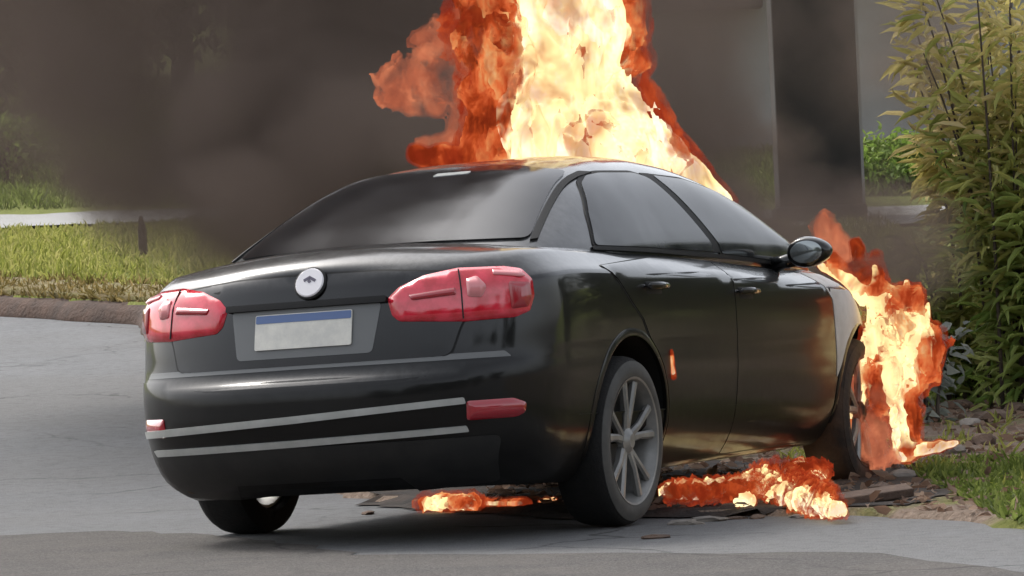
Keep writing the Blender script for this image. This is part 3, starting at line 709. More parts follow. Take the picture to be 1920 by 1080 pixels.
def mirror_obj(o, parent):
    me = o.data.copy(); 
    vs = [(v.co.x, -v.co.y, v.co.z) for v in me.vertices]; fs = [tuple(p.vertices)[::-1] for p in me.polygons]; sm = [p.use_smooth for p in me.polygons]
    n = bpy.data.meshes.new(me.name); n.from_pydata(vs, [], fs); n.polygons.foreach_set('use_smooth', sm)
    for m_ in me.materials: n.materials.append(m_)
    if me.has_custom_normals:
        vn = {}
        for p in me.polygons:
            for li in p.loop_indices:
                c = me.corner_normals[li].vector; vn[(p.index, me.loops[li].vertex_index)] = (c.x, -c.y, c.z)
        n.normals_split_custom_set([vn[(p.index, n.loops[li].vertex_index)] for p in n.polygons for li in p.loop_indices])
    bpy.data.meshes.remove(me)
    return link(bpy.data.objects.new(o.name.split('.')[0], n), parent)
def both(f):  # build on the right side, mirror to the left
    o = f(); return o, mirror_obj(o, o.parent)

# body shell with wheel openings
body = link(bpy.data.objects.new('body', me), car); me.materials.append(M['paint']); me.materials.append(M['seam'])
cut = bmesh.new()
for x in (.045, WB):
    for s in (-1, 1):
        ra = .375 if x < 1 else .345
        c = bmesh.ops.create_cone(cut, cap_ends=True, segments=64, radius1=ra, radius2=ra, depth=.42)['verts']
        bmesh.ops.rotate(cut, matrix=Matrix.Rotation(math.pi/2, 3, 'X'), verts=c); bmesh.ops.translate(cut, vec=(x, s*.80, WR+.01), verts=c)
for x in (.045, WB):
    for s in (-1, 1): bm_box(cut, (x, s*.80, .12), (.75, .42, .42))
cme = bpy.data.meshes.new('cut'); cut.to_mesh(cme); cut.free(); cme.materials.append(M['seam']); cob = link(bpy.data.objects.new('cut', cme))
md = body.modifiers.new('b', 'BOOLEAN'); md.object = cob; md.operation = 'DIFFERENCE'; md.solver = 'EXACT'; md.use_self = True; md.material_mode = 'TRANSFER'
dg = bpy.context.evaluated_depsgraph_get(); nm = bpy.data.meshes.new_from_object(body.evaluated_get(dg)); body.modifiers.clear(); body.data = nm; nm.name = 'body'
bpy.data.objects.remove(cob); bpy.data.meshes.remove(cme)
bm = bmesh.new(); bm.from_mesh(nm)
for f in bm.faces: f.smooth = True
for e in bm.edges:
    if len(e.link_faces) == 2 and e.calc_face_angle(0) > .6: e.smooth = False
bm.to_mesh(nm); bm.free()
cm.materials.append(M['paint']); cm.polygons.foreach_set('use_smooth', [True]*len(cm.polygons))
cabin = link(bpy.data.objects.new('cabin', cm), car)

# --- glass
R_ = -90   # looking along ang: the right side is seen looking towards +y  -> a = x
panel('rear_window', CAB, [(-.60, 1.105), (-.3, 1.116), (0, 1.12), (.3, 1.116), (.63, 1.105), (.50, 1.375), (.3, 1.412), (0, 1.424), (-.3, 1.412), (-.50, 1.375)], 0, M['glass'], car, .008, .010, step=.022, r=.03)
def grow(poly, d):
    n = len(poly); A2 = sum(poly[i-1][0]*poly[i][1]-poly[i][0]*poly[i-1][1] for i in range(n)); s_ = 1 if A2 > 0 else -1; out = []
    for i in range(n):
        e1 = (Vector(poly[i])-Vector(poly[i-1])).normalized(); e2 = (Vector(poly[(i+1) % n])-Vector(poly[i])).normalized()
        b = Vector((e1.y, -e1.x))+Vector((e2.y, -e2.x)); out.append(tuple(Vector(poly[i])+b.normalized()*d*s_*min(1.6, 1/max(.3, b.length/2))))
    return out
def side(name, poly, mat, **kw): return both(lambda: panel(name, kw.pop('B', BOTH), poly, 90, mat, car, **kw))
arch_r = [(.045+.405*math.cos(a), .338+.405*math.sin(a)) for a in np.radians([62, 50, 38, 26, 14, 2, -8])]
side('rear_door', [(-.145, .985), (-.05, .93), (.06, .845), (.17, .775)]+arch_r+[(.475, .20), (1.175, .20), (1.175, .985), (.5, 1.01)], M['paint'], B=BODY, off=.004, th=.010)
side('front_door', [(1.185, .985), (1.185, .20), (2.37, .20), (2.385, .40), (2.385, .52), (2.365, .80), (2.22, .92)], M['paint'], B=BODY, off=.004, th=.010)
side('window_frame', grow([(.03, 1.068), (.15, 1.19), (.33, 1.318), (.45, 1.352), (.60, 1.364), (.95, 1.366), (1.05, 1.345), (1.255, 1.030), (.6, 1.052)], .013), M['seam'], B=CAB, off=.0045, th=.007, step=.024, r=.03)
side('side_window', [(.03, 1.068), (.15, 1.19), (.33, 1.318), (.45, 1.352), (.60, 1.364), (.95, 1.366), (1.05, 1.345), (1.255, 1.030), (.6, 1.052)], M['side_glass'], B=CAB, off=.0085, step=.026, r=.03)
side('window_frame', grow([(1.13, 1.356), (1.45, 1.340), (1.75, 1.288), (2.0, 1.208), (2.2, 1.10), (2.33, .975), (1.9, .99), (1.34, 1.022)], .013), M['seam'], B=CAB, off=.0045, th=.007, step=.024, r=.02)
side('side_window', [(1.13, 1.356), (1.45, 1.340), (1.75, 1.288), (2.0, 1.208), (2.2, 1.10), (2.33, .975), (1.9, .99), (1.34, 1.022)], M['side_glass'], B=CAB, off=.0085, step=.026, r=.02)
side('window_seal', [(.0, 1.050), (.6, 1.032), (1.3, 1.003), (2.0, .967), (2.38, .953), (2.38, .966), (2.0, .982), (1.3, 1.018), (.6, 1.048), (.01, 1.064)], M['seam'], B=CAB, off=.010, step=.024, r=.004)
side('door_pillar', [(1.02, 1.368), (1.12, 1.366), (1.335, 1.025), (1.235, 1.03)], M['seam'], B=CAB, off=.006, th=.008, step=.024, r=.004)
both(lambda: panel('rear_glass_trim', CAB, [(.512, 1.372), (.530, 1.368), (.655, 1.10), (.635, 1.097)], 0, M['seam'], car, .009, .010, step=.02, r=.003))
panel('windscreen', CAB, [(-.56, 1.07), (.56, 1.07), (.46, 1.33), (.3, 1.36), (-.3, 1.36), (-.46, 1.33)], 180, M['glass'], car, .002, .006, r=.03)
side('burnt_fender', [(2.378, .80), (2.398, .56), (2.402, .46), (2.44, .50), (2.53, .60), (2.64, .67), (2.80, .69), (2.95, .66), (3.10, .74), (3.05, .84), (2.5, .915), (2.235, .925)], M['burnt'], B=BODY, off=.004, th=.010)
for o in [c for c in car.children if c.name.startswith('burnt_fender')]: o['label'] = 'front fender burnt to pale bare metal'
# wheel arch lips
for (xc, yy) in ((.045, .879), (WB, .872)):
    for s in (-1, 1):
        bm = bmesh.new(); prof = [(r_-(.03 if xc > 1 else 0), o_) for r_, o_ in [(.372, -.012), (.372, .004), (.380, .007), (.402, .001), (.402, -.012)]]; prev = None; first = None
        for a in np.radians(np.linspace(-12, 192, 48)):
            hh, _ = cast(BODY, Vector((xc+.40*math.cos(a), s*3, max(.20, .338+.40*math.sin(a)))), Vector((0, -s, 0))); lipy = abs(hh.y)+.001
            ring = [bm.verts.new((xc+r_*math.cos(a), s*(lipy+o_), .338+r_*math.sin(a))) for r_, o_ in prof]
            if prev:
                for k in range(5): bm.faces.new((prev[k], prev[(k+1) % 5], ring[(k+1) % 5], ring[k]))
            else: first = ring
            prev = ring
        bm.faces.new(first); bm.faces.new(prev); bm_obj('arch_lip', bm, M['paint'], car, angle=.7)

# --- rear end
BOOT = [(-.60, .985), (-.3, 1.012), (0, 1.018), (.3, 1.012), (.60, .985), (.66, .90), (.60, .80), (.565, .685), (-.565, .685), (-.60, .80), (-.66, .90)]
panel('shut_line', BODY, grow(BOOT, .008), 0, M['seam'], car, .0016, .004, step=.04, r=.03)
RD = [(-.145, .985), (-.05, .93), (.06, .845), (.17, .775)]+arch_r+[(.475, .20), (1.175, .20), (1.175, .985), (.5, 1.01)]
FD = [(1.185, .985), (1.185, .20), (2.37, .20), (2.385, .40), (2.385, .52), (2.365, .80), (2.22, .92)]
side('shut_line', grow(RD, .007), M['seam'], B=BODY, off=.0016, th=.004)
side('shut_line', grow(FD, .007), M['seam'], B=BODY, off=.0018, th=.004)
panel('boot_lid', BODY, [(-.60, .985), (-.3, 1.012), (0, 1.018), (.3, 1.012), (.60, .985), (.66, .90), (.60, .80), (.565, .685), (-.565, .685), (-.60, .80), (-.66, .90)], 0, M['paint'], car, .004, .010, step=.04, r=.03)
bl = [c for c in car.children if c.name == 'boot_lid'][0]
panel('plate_recess', BODY, [(-.31, .90), (.31, .90), (.28, .715), (-.28, .715)], 0, M['reflection_grey'], car, .006, .004, step=.05, r=.02)  # grey stands in for the reflection round the plate
panel('boot_handle_trim', BODY, [(-.33, .918), (.33, .918), (.33, .896), (-.33, .896)], 0, M['seam'], car, .022, .020, step=.04, r=.006)
pl_ = panel('licence_plate', BODY, [(-.20, .878), (.20, .878), (.20, .748), (-.20, .748)], 0, M['plate'], car, .014, .006, step=.05, r=.008)
panel('plate_band', BODY, [(-.197, .875), (.197, .875), (.197, .846), (-.197, .846)], 0, M['plate_blue'], pl_, .0155, .003, step=.05, r=.006)
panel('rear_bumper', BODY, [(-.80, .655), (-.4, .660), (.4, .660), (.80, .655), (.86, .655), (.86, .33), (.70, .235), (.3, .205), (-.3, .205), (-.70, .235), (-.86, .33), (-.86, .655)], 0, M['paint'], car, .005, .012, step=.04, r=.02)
# grey strip painted as the sky reflection on the bumper's upward facing step
panel('step_reflection', BODY, [(-.74, .690), (0, .694), (.74, .690), (.76, .668), (0, .671), (-.76, .668)], 0, M['reflection_grey'], car, .002, .008, step=.04, r=.006)
panel('bumper_glint', BODY, [(-.78, .470), (0, .500), (.62, .530), (.625, .506), (0, .474), (-.77, .444)], 0, M['painted_glint'], car, .016, .014, step=.04, r=.006)  # two pale strips built in place of reflections along the bumper contour
panel('bumper_glint', BODY, [(-.72, .398), (0, .412), (.62, .426), (.625, .404), (0, .388), (-.70, .375)], 0, M['painted_glint'], car, .014, .012, step=.04, r=.006)
panel('lower_valance', BODY, [(-.72, .385), (.72, .385), (.66, .215), (.3, .195), (-.3, .195), (-.66, .215)], 0, M['plastic'], car, .009, .008, step=.04, r=.03)
both(lambda: panel('bumper_reflector', BODY, [(-.04, .515), (.14, .515), (.19, .495), (.185, .46), (.15, .445), (-.04, .445)], 35, M['red_dark'], car, .008, .010, step=.025, r=.012, bulge=.004))
for rf in [c for c in car.children if c.name.startswith('bumper_reflector')]:
    pass
# tail lights: inner piece on the boot lid and outer piece round the corner, seen along a 40 degree diagonal
def light():
    L = panel('tail_light', BODY, [(-.372, .908), (-.33, .948), (-.24, .985), (-.12, 1.003), (.05, .998), (.115, .985), (.148, .945), (.152, .885), (.13, .830), (.07, .810), (-.12, .806), (-.34, .822), (-.362, .845)], 40, M['red'], car, .006, .014, step=.024, r=.009, bulge=.007)
    return L
LR_, LL_ = both(light)
def sub(poly, name, mat, off=.0165, **kw):
    o = panel(name, BODY, poly, 40, mat, LR_, off, .004, step=.03, r=kw.get('r', .010), bulge=.0008); mirror_obj(o, LL_)
sub([(-.122, .995), (-.117, .995), (-.119, .815), (-.124, .815)], 'lamp_seam', M['seam'], .0155, r=.003)
sub([(-.10, .955), (-.06, .965), (-.03, .93), (-.05, .89), (-.10, .895)], 'reversing_lamp', M['lamp_pale'])
sub([(.00, .982), (.10, .97), (.12, .955), (.10, .952), (.0, .964)], 'upper_strip', M['lamp_pale'], r=.005)
sub([(.05, .94), (.13, .935), (.135, .88), (.12, .845), (.055, .84)], 'brake_lamp', M['red_dark'])
sub([(-.30, .915), (-.14, .93), (-.14, .905), (-.29, .895)], 'inner_strip', M['red_dark'], r=.006)
# high lamp and badge
panel('high_brake_lamp', CAB, [(.0, 1.384), (.15, 1.386), (.15, 1.396), (.0, 1.396)], 0, M['lamp_clear'], car, .010, .006, step=.03, r=.005)
def disc(name, c, n, r, th, mat, parent, seg=28, r_in=0):
    bm = bmesh.new(); q = Vector(n).to_track_quat('Z', 'Y').to_matrix()
    rs = [(r, 0), (r, th*.6), (r*.93, th)]
    rings = [[bm.verts.new(Vector(c)+q@Vector((a_*math.cos(2*math.pi*k/seg), a_*math.sin(2*math.pi*k/seg), h))) for k in range(seg)] for a_, h in rs]
    for A, B in zip(rings, rings[1:]):
        for k in range(seg): bm.faces.new((A[k], A[(k+1) % seg], B[(k+1) % seg], B[k]))
    bm.faces.new(rings[-1]); bm.faces.new(rings[0][::-1])
    return bm_obj(name, bm, mat, parent, angle=.5)
h, n = cast(BODY, Vector((-6, -.02, .985)), Vector((1, 0, 0)))
ring_ = disc('badge_ring', h+n*.002, n, .066, .010, M['seam'], car)
em = disc('emblem', h+n*.008, n, .058, .010, M['white_badge'], car)
bm = bmesh.new(); q = n.to_track_quat('Z', 'Y').to_matrix(); up_ = Vector((0, 0, 1)); up_ = (up_-n*up_.dot(n)).normalized(); rt = up_.cross(n)*-1
for (ax_, az_, w_, h_, rot) in ((-.012, .012, .030, .011, .5), (.010, .014, .030, .011, -.5), (0, .004, .012, .012, .8)):
    vs = [bm.verts.new(h+n*(.0182+dz)+rt*(ax_+math.cos(rot)*x_*w_-math.sin(rot)*y_*h_)+up_*(az_+math.sin(rot)*x_*w_+math.cos(rot)*y_*h_)) for dz in (-.004, .0015) for x_, y_ in ((-.5, -.5), (.5, -.5), (.5, .5), (-.5, .5))]
    for f in ((0, 1, 2, 3), (4, 5, 6, 7), (0, 1, 5, 4), (1, 2, 6, 5), (2, 3, 7, 6), (3, 0, 4, 7)): bm.faces.new([vs[i] for i in f])
bm_obj('emblem_mark', bm, M['badge_dark'], em)
# door handles and mirrors
for x in (.30, 1.31):
    for s in (-1, 1):
        z = .895 if x < 1 else .855
        h, n = cast(BODY, Vector((x, s*3, z)), Vector((0, -s, 0)))
        cup = bmesh.new(); bm_box(cup, (x, h.y, z-.006), (.17, .012, .055), None, .005); ho_ = bm_obj('handle_recess', cup, M['seam'], car, angle=.6)
        bm = bmesh.new(); P_ = [(x-.10, h.y-.0*s, z), (x-.085, h.y+s*.026, z+.003), (x, h.y+s*.038, z+.004), (x+.085, h.y+s*.026, z+.001), (x+.10, h.y, z-.003)]
        taper(bm, P_, [.010, .013, .014, .013, .010], 10)
        bm_obj('door_handle', bm, M['paint'], car, smooth=True)
for s in (-1, 1):
    bm = bmesh.new(); bmesh.ops.create_icosphere(bm, subdivisions=3, radius=1)
    for v in bm.verts:
        x_, y_, z_ = v.co; x_ = max(x_, -.55)                                            # flat rear face
        v.co = Vector((1.93+x_*.085, s*(.945+y_*.100), 1.010+z_*.066*(1-.15*y_)))
    mir = bm_obj('wing_mirror', bm, M['paint'], car, smooth=True)
    bm = bmesh.new(); taper(bm, [(1.95, s*.73, .95), (1.94, s*.82, .975), (1.935, s*.90, .985)], [.045, .030, .032], 10)
    bm_obj('mirror_arm', bm, M['paint'], mir, smooth=True)
    disc('mirror_glass', (1.882, s*.945, 1.010), (-1, 0, 0), .048, .004, M['mirror_glass'], mir).scale = (1, 1, 1)
    g = mir.children[-1]
    for v in g.data.vertices: v.co.y = s*.945+(v.co.y-s*.945)*1.5

# --- wheels
def lathe(bm, prof, seg=56, mat_index=0, close=True):
    rings = []
    for k in range(seg):
        a = 2*math.pi*k/seg; rings.append([bm.verts.new((r*math.cos(a), y, r*math.sin(a))) for r, y in prof])
    n = len(prof)
    for k in range(seg):
        A, B = rings[k], rings[(k+1) % seg]
        for j in range(n if close else n-1): bm.faces.new((A[j], A[(j+1) % n], B[(j+1) % n], B[j]))
def make_wheel():
    T = bpy.data.objects.new('wheel', None); link(T, car); T.empty_display_size = .1
    bm = bmesh.new()      # outer face towards -y; local origin on the axle at the outer face
    lathe(bm, [(.236, .012), (.258, .000), (.288, .002), (.310, .012), (.322, .030), (.328, .055), (.328, .175), (.320, .205), (.285, .222), (.240, .222), (.228, .205), (.228, .03)])
    bm_obj('tyre', bm, M['tread'], T, angle=.6)
    bm = bmesh.new(); lathe(bm, [(.238, .008), (.258, -.0035), (.288, -.0015), (.309, .009), (.309, .013), (.288, .004), (.258, .003), (.238, .013)])
    bm_obj('sidewall', bm, M['sidewall'], T, angle=.9)
    for g_ in (.085, .115, .145):                                                        # tread grooves read as dark rings
        pass
    bm = bmesh.new(); lathe(bm, [(.244, .006), (.248, -.001), (.240, .002), (.228, .028), (.219, .05), (.215, .19), (.227, .19), (.229, .04)])
    bm_obj('rim_barrel', bm, M['rim'], T, angle=.6)
    bm = bmesh.new(); lathe(bm, [(.001, .12), (.15, .12), (.15, .135), (.001, .135)]); bm_obj('brake_disc', bm, M['rim_dark'], T)
    for k in range(5):
        for s in (-1, 1):
            a0 = 2*math.pi*k/5+.3; a1 = a0+s*.235
            bm = bmesh.new(); c = [(.040, .030, .020, .028), (.12, .020, .014, .026), (.231, .014, .018, .020)]; prev = None
            for (r_, y_, w_, th_), fr in zip(c, (0, .55, 1)):
                a = a0+s*.10+(a1-a0-s*.10)*fr; u = Vector((math.cos(a), 0, math.sin(a))); v = Vector((-math.sin(a), 0, math.cos(a)))
                q = [u*r_+v*w_+Vector((0, y_+.006, 0)), u*r_+v*w_*.5+Vector((0, y_-.003, 0)), u*r_-v*w_*.5+Vector((0, y_-.003, 0)), u*r_-v*w_+Vector((0, y_+.006, 0)), u*r_-v*w_*.8+Vector((0, y_+th_, 0)), u*r_+v*w_*.8+Vector((0, y_+th_, 0))]
                ring = [bm.verts.new(p) for p in q]
                if prev:
                    for j in range(6): bm.faces.new((prev[j], prev[(j+1) % 6], ring[(j+1) % 6], ring[j]))
                else: bm.faces.new(ring)
                prev = ring
            bm.faces.new(prev); bm_obj('spoke', bm, M['rim'], T, angle=.6)
    bm = bmesh.new(); lathe(bm, [(.001, .010), (.026, .010), (.034, .016), (.052, .028), (.055, .05), (.001, .05)], 28); bm_obj('hub', bm, M['rim'], T, angle=.6)
    return T
w0 = make_wheel(); w0.location = (.02, -.885, WR)
cam_lean = math.radians(1.5)
w0.rotation_euler = (cam_lean, 0, 0)
def copy_wheel(loc, rot):
    r = w0.copy(); col.objects.link(r); r.location = loc; r.rotation_euler = rot
    for ch in list(w0.children):
        c = ch.copy(); col.objects.link(c); c.parent = r
    return r
copy_wheel((.02, .905, WR), (0, 0, math.pi)); fr_ = copy_wheel((WB, -.875, WR-.012), (0, 0, math.radians(1))); copy_wheel((WB, .875, WR-.012), (0, 0, math.pi+math.radians(1)))
for ch in fr_.children:
    if not ch.name.startswith('spoke'):
        ch.data = ch.data.copy(); ch.data.materials.clear(); ch.data.materials.append(M['charred'])
fr_['label'] = 'charred burning front wheel'
# --- underside
bm = bmesh.new(); lathe(bm, [(.001, -.20), (.07, -.20), (.085, -.18), (.085, .18), (.07, .20), (.001, .20)], 24)
bmesh.ops.translate(bm, vec=(-.62, .40, .275), verts=bm.verts); bm_obj('muffler', bm, M['muffler'], car, smooth=True)
bm = bmesh.new(); taper(bm, [(-.62, .60, .26), (-.74, .60, .255), (-.84, .59, .25)], [.025, .025, .028], 12); bm_obj('exhaust_pipe', bm, M['muffler'], car, smooth=True)
bm = bmesh.new(); taper(bm, [(.02, -.70, WR-.03), (.02, 0, WR-.06), (.02, .70, WR-.03)], [.035, .035, .035], 10); bm_obj('axle_beam', bm, M['seam'], car, smooth=True)
bm = bmesh.new(); bm_box(bm, (1.35, 0, .19), (1.9, 1.35, .05), None, .01); bm_obj('floor_pan', bm, M['seam'], car)
# front: headlamps, bonnet, grille (out of sight behind the flames)
panel('bonnet', BODY, [(-.70, .80), (-.66, .86), (.66, .86), (.70, .80), (.60, .70), (-.60, .70)], 180, M['charred'], car, .004, .008, step=.06, r=.03)
both(lambda: panel('headlight', BODY, [(1.26, .70), (1.52, .72), (1.58, .66), (1.52, .58), (1.28, .60)], 145, M['lamp_clear'], car, .006, .010, step=.03, r=.02, bulge=.008))
panel('grille', BODY, [(-.5, .66), (.5, .66), (.48, .60), (-.48, .60)], 180, M['plastic'], car, .006, .010, step=.05, r=.01)
# the body sits a little lower on its left springs
for o in car.children_recursive:
    if o.type != 'MESH' or (o.parent and o.parent.name.startswith('wheel')): continue
    for v in o.data.vertices: v.co.z += -.026*v.co.y
bodybm.free(); cabbm.free()

# ================================================================ FIRE
def surface_nets(Vf, iso, org, h):
    ins = Vf > iso; nx_, ny_, nz_ = Vf.shape
    cnt = np.zeros((nx_-1, ny_-1, nz_-1)); acc = np.zeros((nx_-1, ny_-1, nz_-1, 3))
    cor = [(i, j, k) for i in (0, 1) for j in (0, 1) for k in (0, 1)]
    sl = lambda A, c: A[c[0]:c[0]+nx_-1, c[1]:c[1]+ny_-1, c[2]:c[2]+nz_-1]
    for a in cor:
        for b in cor:
            if sum(b)-sum(a) == 1 and all(b[i] >= a[i] for i in range(3)):
                va, vb = sl(Vf, a), sl(Vf, b); m = sl(ins, a) != sl(ins, b)
                t_ = np.where(m, (iso-va)/np.where(vb == va, 1, vb-va), 0)
                cnt += m
                for d in range(3): acc[..., d] += np.where(m, a[d]+(b[d]-a[d])*t_, 0)
    act = cnt > 0; ids = -np.ones(act.shape, int); ids[act] = np.arange(act.sum())
    base = np.stack(np.nonzero(act), -1); verts = org+(base+acc[act]/cnt[act][:, None])*h
    quads = []
    for d in range(3):
        e = [0, 0, 0]; e[d] = 1; o1, o2 = [(1, 2), (2, 0), (0, 1)][d]
        A = ins[:nx_-e[0], :ny_-e[1], :nz_-e[2]]; B = ins[e[0]:, e[1]:, e[2]:]
        q = np.stack(np.nonzero(A != B), -1)
        q = q[(q[:, o1] > 0) & (q[:, o2] > 0)]
        lim = np.array(act.shape); q = q[(q[:, o1] < lim[o1]) & (q[:, o2] < lim[o2]) & (q[:, d] < lim[d])]
        c = []
        for (p_, r_) in ((1, 1), (0, 1), (0, 0), (1, 0)):
            w = q.copy(); w[:, o1] -= p_; w[:, o2] -= r_; c.append(ids[w[:, 0], w[:, 1], w[:, 2]])
        Q = np.stack(c, -1); fl = A[q[:, 0], q[:, 1], q[:, 2]]
        Q = np.where(fl[:, None], Q, Q[:, ::-1]); quads.append(Q[(Q >= 0).all(1)])
    return verts, np.concatenate(quads)
def flame_mat(name, stops, strength, scale, alpha=None, thr=(.4, .6), amp=.5, cool=0, soft=2):
    """glowing gas: hotter near the core (attribute `heat`), cooler in patches; the thin outer shells let the view through"""
    t = NT(name); co = t.coord(scale=(1, 1, .7)); n = t.noise(co, scale, 4, .55, 1.2)
    at_ = t.node('ShaderNodeAttribute', attribute_name='gas_heat').outputs['Fac']
    f = t.math('ADD', at_, t.math('MULTIPLY', t.math('SUBTRACT', n, .5), amp*2), clamp=True)
    if cool:                                                                            # thin gas at the limb is cooler
        lw0 = t.node('ShaderNodeLayerWeight'); lw0.inputs[0].default_value = .5
        f = t.math('SUBTRACT', f, t.math('MULTIPLY', t.math('POWER', lw0.outputs['Facing'], 3.0), cool), clamp=True)
    e = t.node('ShaderNodeEmission'); t.l.new(t.ramp(f, stops), e.inputs[0]); e.inputs[1].default_value = strength
    if alpha is None: t.l.new(e.outputs[0], t.out.inputs['Surface']); return t.m
    n2 = t.noise(co, scale*.6, 3, .5, .8); a = t.ramp(n2, [(thr[0], alpha[0]), (thr[1], alpha[1])])
    lw = t.node('ShaderNodeLayerWeight'); lw.inputs[0].default_value = .5
    tr = t.node('ShaderNodeBsdfTransparent'); mx = t.node('ShaderNodeMixShader')
    # a filled puff of gas is thinnest at its limb, so it fades there
    t.l.new(t.math('MULTIPLY', a, t.math('SUBTRACT', 1.0, t.math('POWER', lw.outputs['Facing'], soft), clamp=True)), mx.inputs[0])
    t.l.new(tr.outputs[0], mx.inputs[1]); t.l.new(e.outputs[0], mx.inputs[2]); t.l.new(mx.outputs[0], t.out.inputs['Surface'])
    return t.m
FM = {
 'core': flame_mat('flame_core', [(0, (.45, .07, .015)), (.10, (.95, .28, .07)), (.22, (1, .50, .14)), (.42, (1, .70, .27)), (.72, (1, .80, .38)), (1, (1, .95, .82))], .95, 3.2, amp=.26, cool=.10, soft=5, alpha=(.95, 1), thr=(.3, .5)),
 'body': flame_mat('flame_body', [(0, (.16, .02, .005)), (.25, (.50, .07, .015)), (.42, (.85, .17, .05)), (.62, (1, .34, .11)), (.85, (1, .60, .24)), (1, (1, .78, .40))], .50, 7, (.0, 1), (.38, .50), amp=.6, soft=2.5),
 'fringe': flame_mat('flame_fringe', [(0, (.12, .01, .003)), (.5, (.28, .025, .008)), (1, (.7, .12, .03))], .6, 7, (.2, .75), (.42, .62), amp=.5, soft=1.3),
 'dusky': flame_mat('smoky_flame', [(0, (.20, .05, .03)), (.5, (.42, .11, .055)), (1, (.75, .25, .12))], .60, 7, (.0, .75), (.38, .60), amp=.6, soft=1.5),
}
def flames(name, label, hot, cool, h=.018, ns=.17, amp=(.42, .55), isos=(.22, .16, -.10), pad=.16, group=None, ground=True, halo=1.0, octs=3):
    """hot / cool: capsules (p0, p1, r0, r1) in metres"""
    allc = hot+cool; pts = np.array([p for c in allc for p in c[:2]]); rr = max(max(c[2:4]) for c in allc)
    lo = pts.min(0)-rr*1.5-pad; hi = pts.max(0)+rr*1.5+pad
    n_ = np.ceil((hi-lo)/h).astype(int)+1
    G_ = lo+np.stack(np.meshgrid(*[np.arange(k) for k in n_], indexing='ij'), -1)*h
    def caps(cs):
        o = np.full(G_.shape[:3], -9.)
        for p0, p1, r_0, r_1 in cs:
            p0 = np.array(p0); d = np.array(p1)-p0; L2 = d@d+1e-9; t_ = np.clip(((G_-p0)@d)/L2, 0, 1)
            dist = np.linalg.norm(G_-p0-t_[..., None]*d, axis=-1); rad = r_0+(r_1-r_0)*t_
            o = np.maximum(o, 1-dist/rad)
        return o
    allf = caps(allc); msk = allf > -1.1; nz = np.zeros(allf.shape)
    Q = G_[msk]/ns*[1, 1, .62]; wv = np.stack([pnoise(Q*.6+9), pnoise(Q*.6+31), pnoise(Q*.6+57)], -1)
    nz[msk] = fbm(Q+wv*.9, 5, .6)
    fh = caps(hot); fa = np.maximum(fh, caps(cool)) if cool else fh
    base = pts.mean(0); zb = lo[2]; base = np.array([base[0], base[1], pts[:, 2].min()])
    T = empty(name, tuple(base), label, 'fire', group)
    def mk(nm, field, iso, mat, hf):
        f = field.copy(); f[0], f[-1], f[:, 0], f[:, -1], f[:, :, 0], f[:, :, -1] = -9, -9, -9, -9, -9, -9
        V, Q_ = surface_nets(f, iso, lo, h)
        if not len(Q_): return
        o = mesh_obj(nm, V-base, Q_, mat, T)
        i = np.clip(np.round((V-lo)/h).astype(int), 0, np.array(G_.shape[:3])-1); v = hf[i[:, 0], i[:, 1], i[:, 2]]
        at_ = o.data.attributes.new('gas_heat', 'FLOAT', 'POINT'); at_.data.foreach_set('value', v.astype(np.float32))
    nzc = np.zeros(allf.shape); nzc[msk] = fbm(Q+wv*.9, octs, .5 if octs < 5 else .62)
    up = np.clip((G_[..., 2]-base[2])/max(.05, (pts[:, 2].max()-base[2])), 0, 1)
    mk('flame_core', fh+amp[0]*nzc, isos[0], FM['core'], np.clip(.88+.38*nz-.12*up+.25*np.clip(caps([(c[0], c[1], c[2]*.6, c[3]*.6) for c in hot]), -1, 0), 0, 1))
    fcool = caps(cool) if cool else fh-9
    mk('flame_body', np.maximum(fcool+amp[1]*nz, fh+amp[0]*nz*1.25-.02), isos[1], FM['body'], np.clip(.55+.9*nz+.4*(fh-fa), 0, 1))
    mk('flame_fringe', np.maximum(fcool+amp[1]*.8*nz, fh+amp[0]*1.15*nz), isos[2]*halo, FM['fringe'], np.clip(.5+.6*nz, 0, 1))
    return T
def cap_px(D, *L): return [(at(a[0], a[1], D+(a[4] if len(a) > 4 else 0)), at(b_[0], b_[1], D+(a[4] if len(a) > 4 else 0)), a[2]*D/FPX, a[3]*D/FPX) for a, b_ in L]
D1 = 19.8; D2 = 19.02
hot = cap_px(D1, ((1030, -400, 25, 70), (1060, -250)), ((1060, -250, 70, 120), (1075, -120)), ((1075, -120, 120, 125), (1075, 150)), ((1075, 150, 125, 170), (1120, 340)), ((1150, 240, 95, 40), (1345, 385)), ((985, 220, 60, 60), (1000, 320)))
cool = cap_px(D1, ((930, -300, 30, 80), (890, -120)), ((880, -120, 90, 80), (930, 110)), ((930, 110, 75, 70), (930, 300)), ((1180, -100, 45, 45), (1185, 120)), ((780, 290, 22, 30), (960, 305)))
flames('engine_fire', 'tall yellow and orange column of flames rising behind the roof of the burning car', hot, cool, .017, ns=.16, amp=(.42, .95), isos=(.20, .24, -.02))
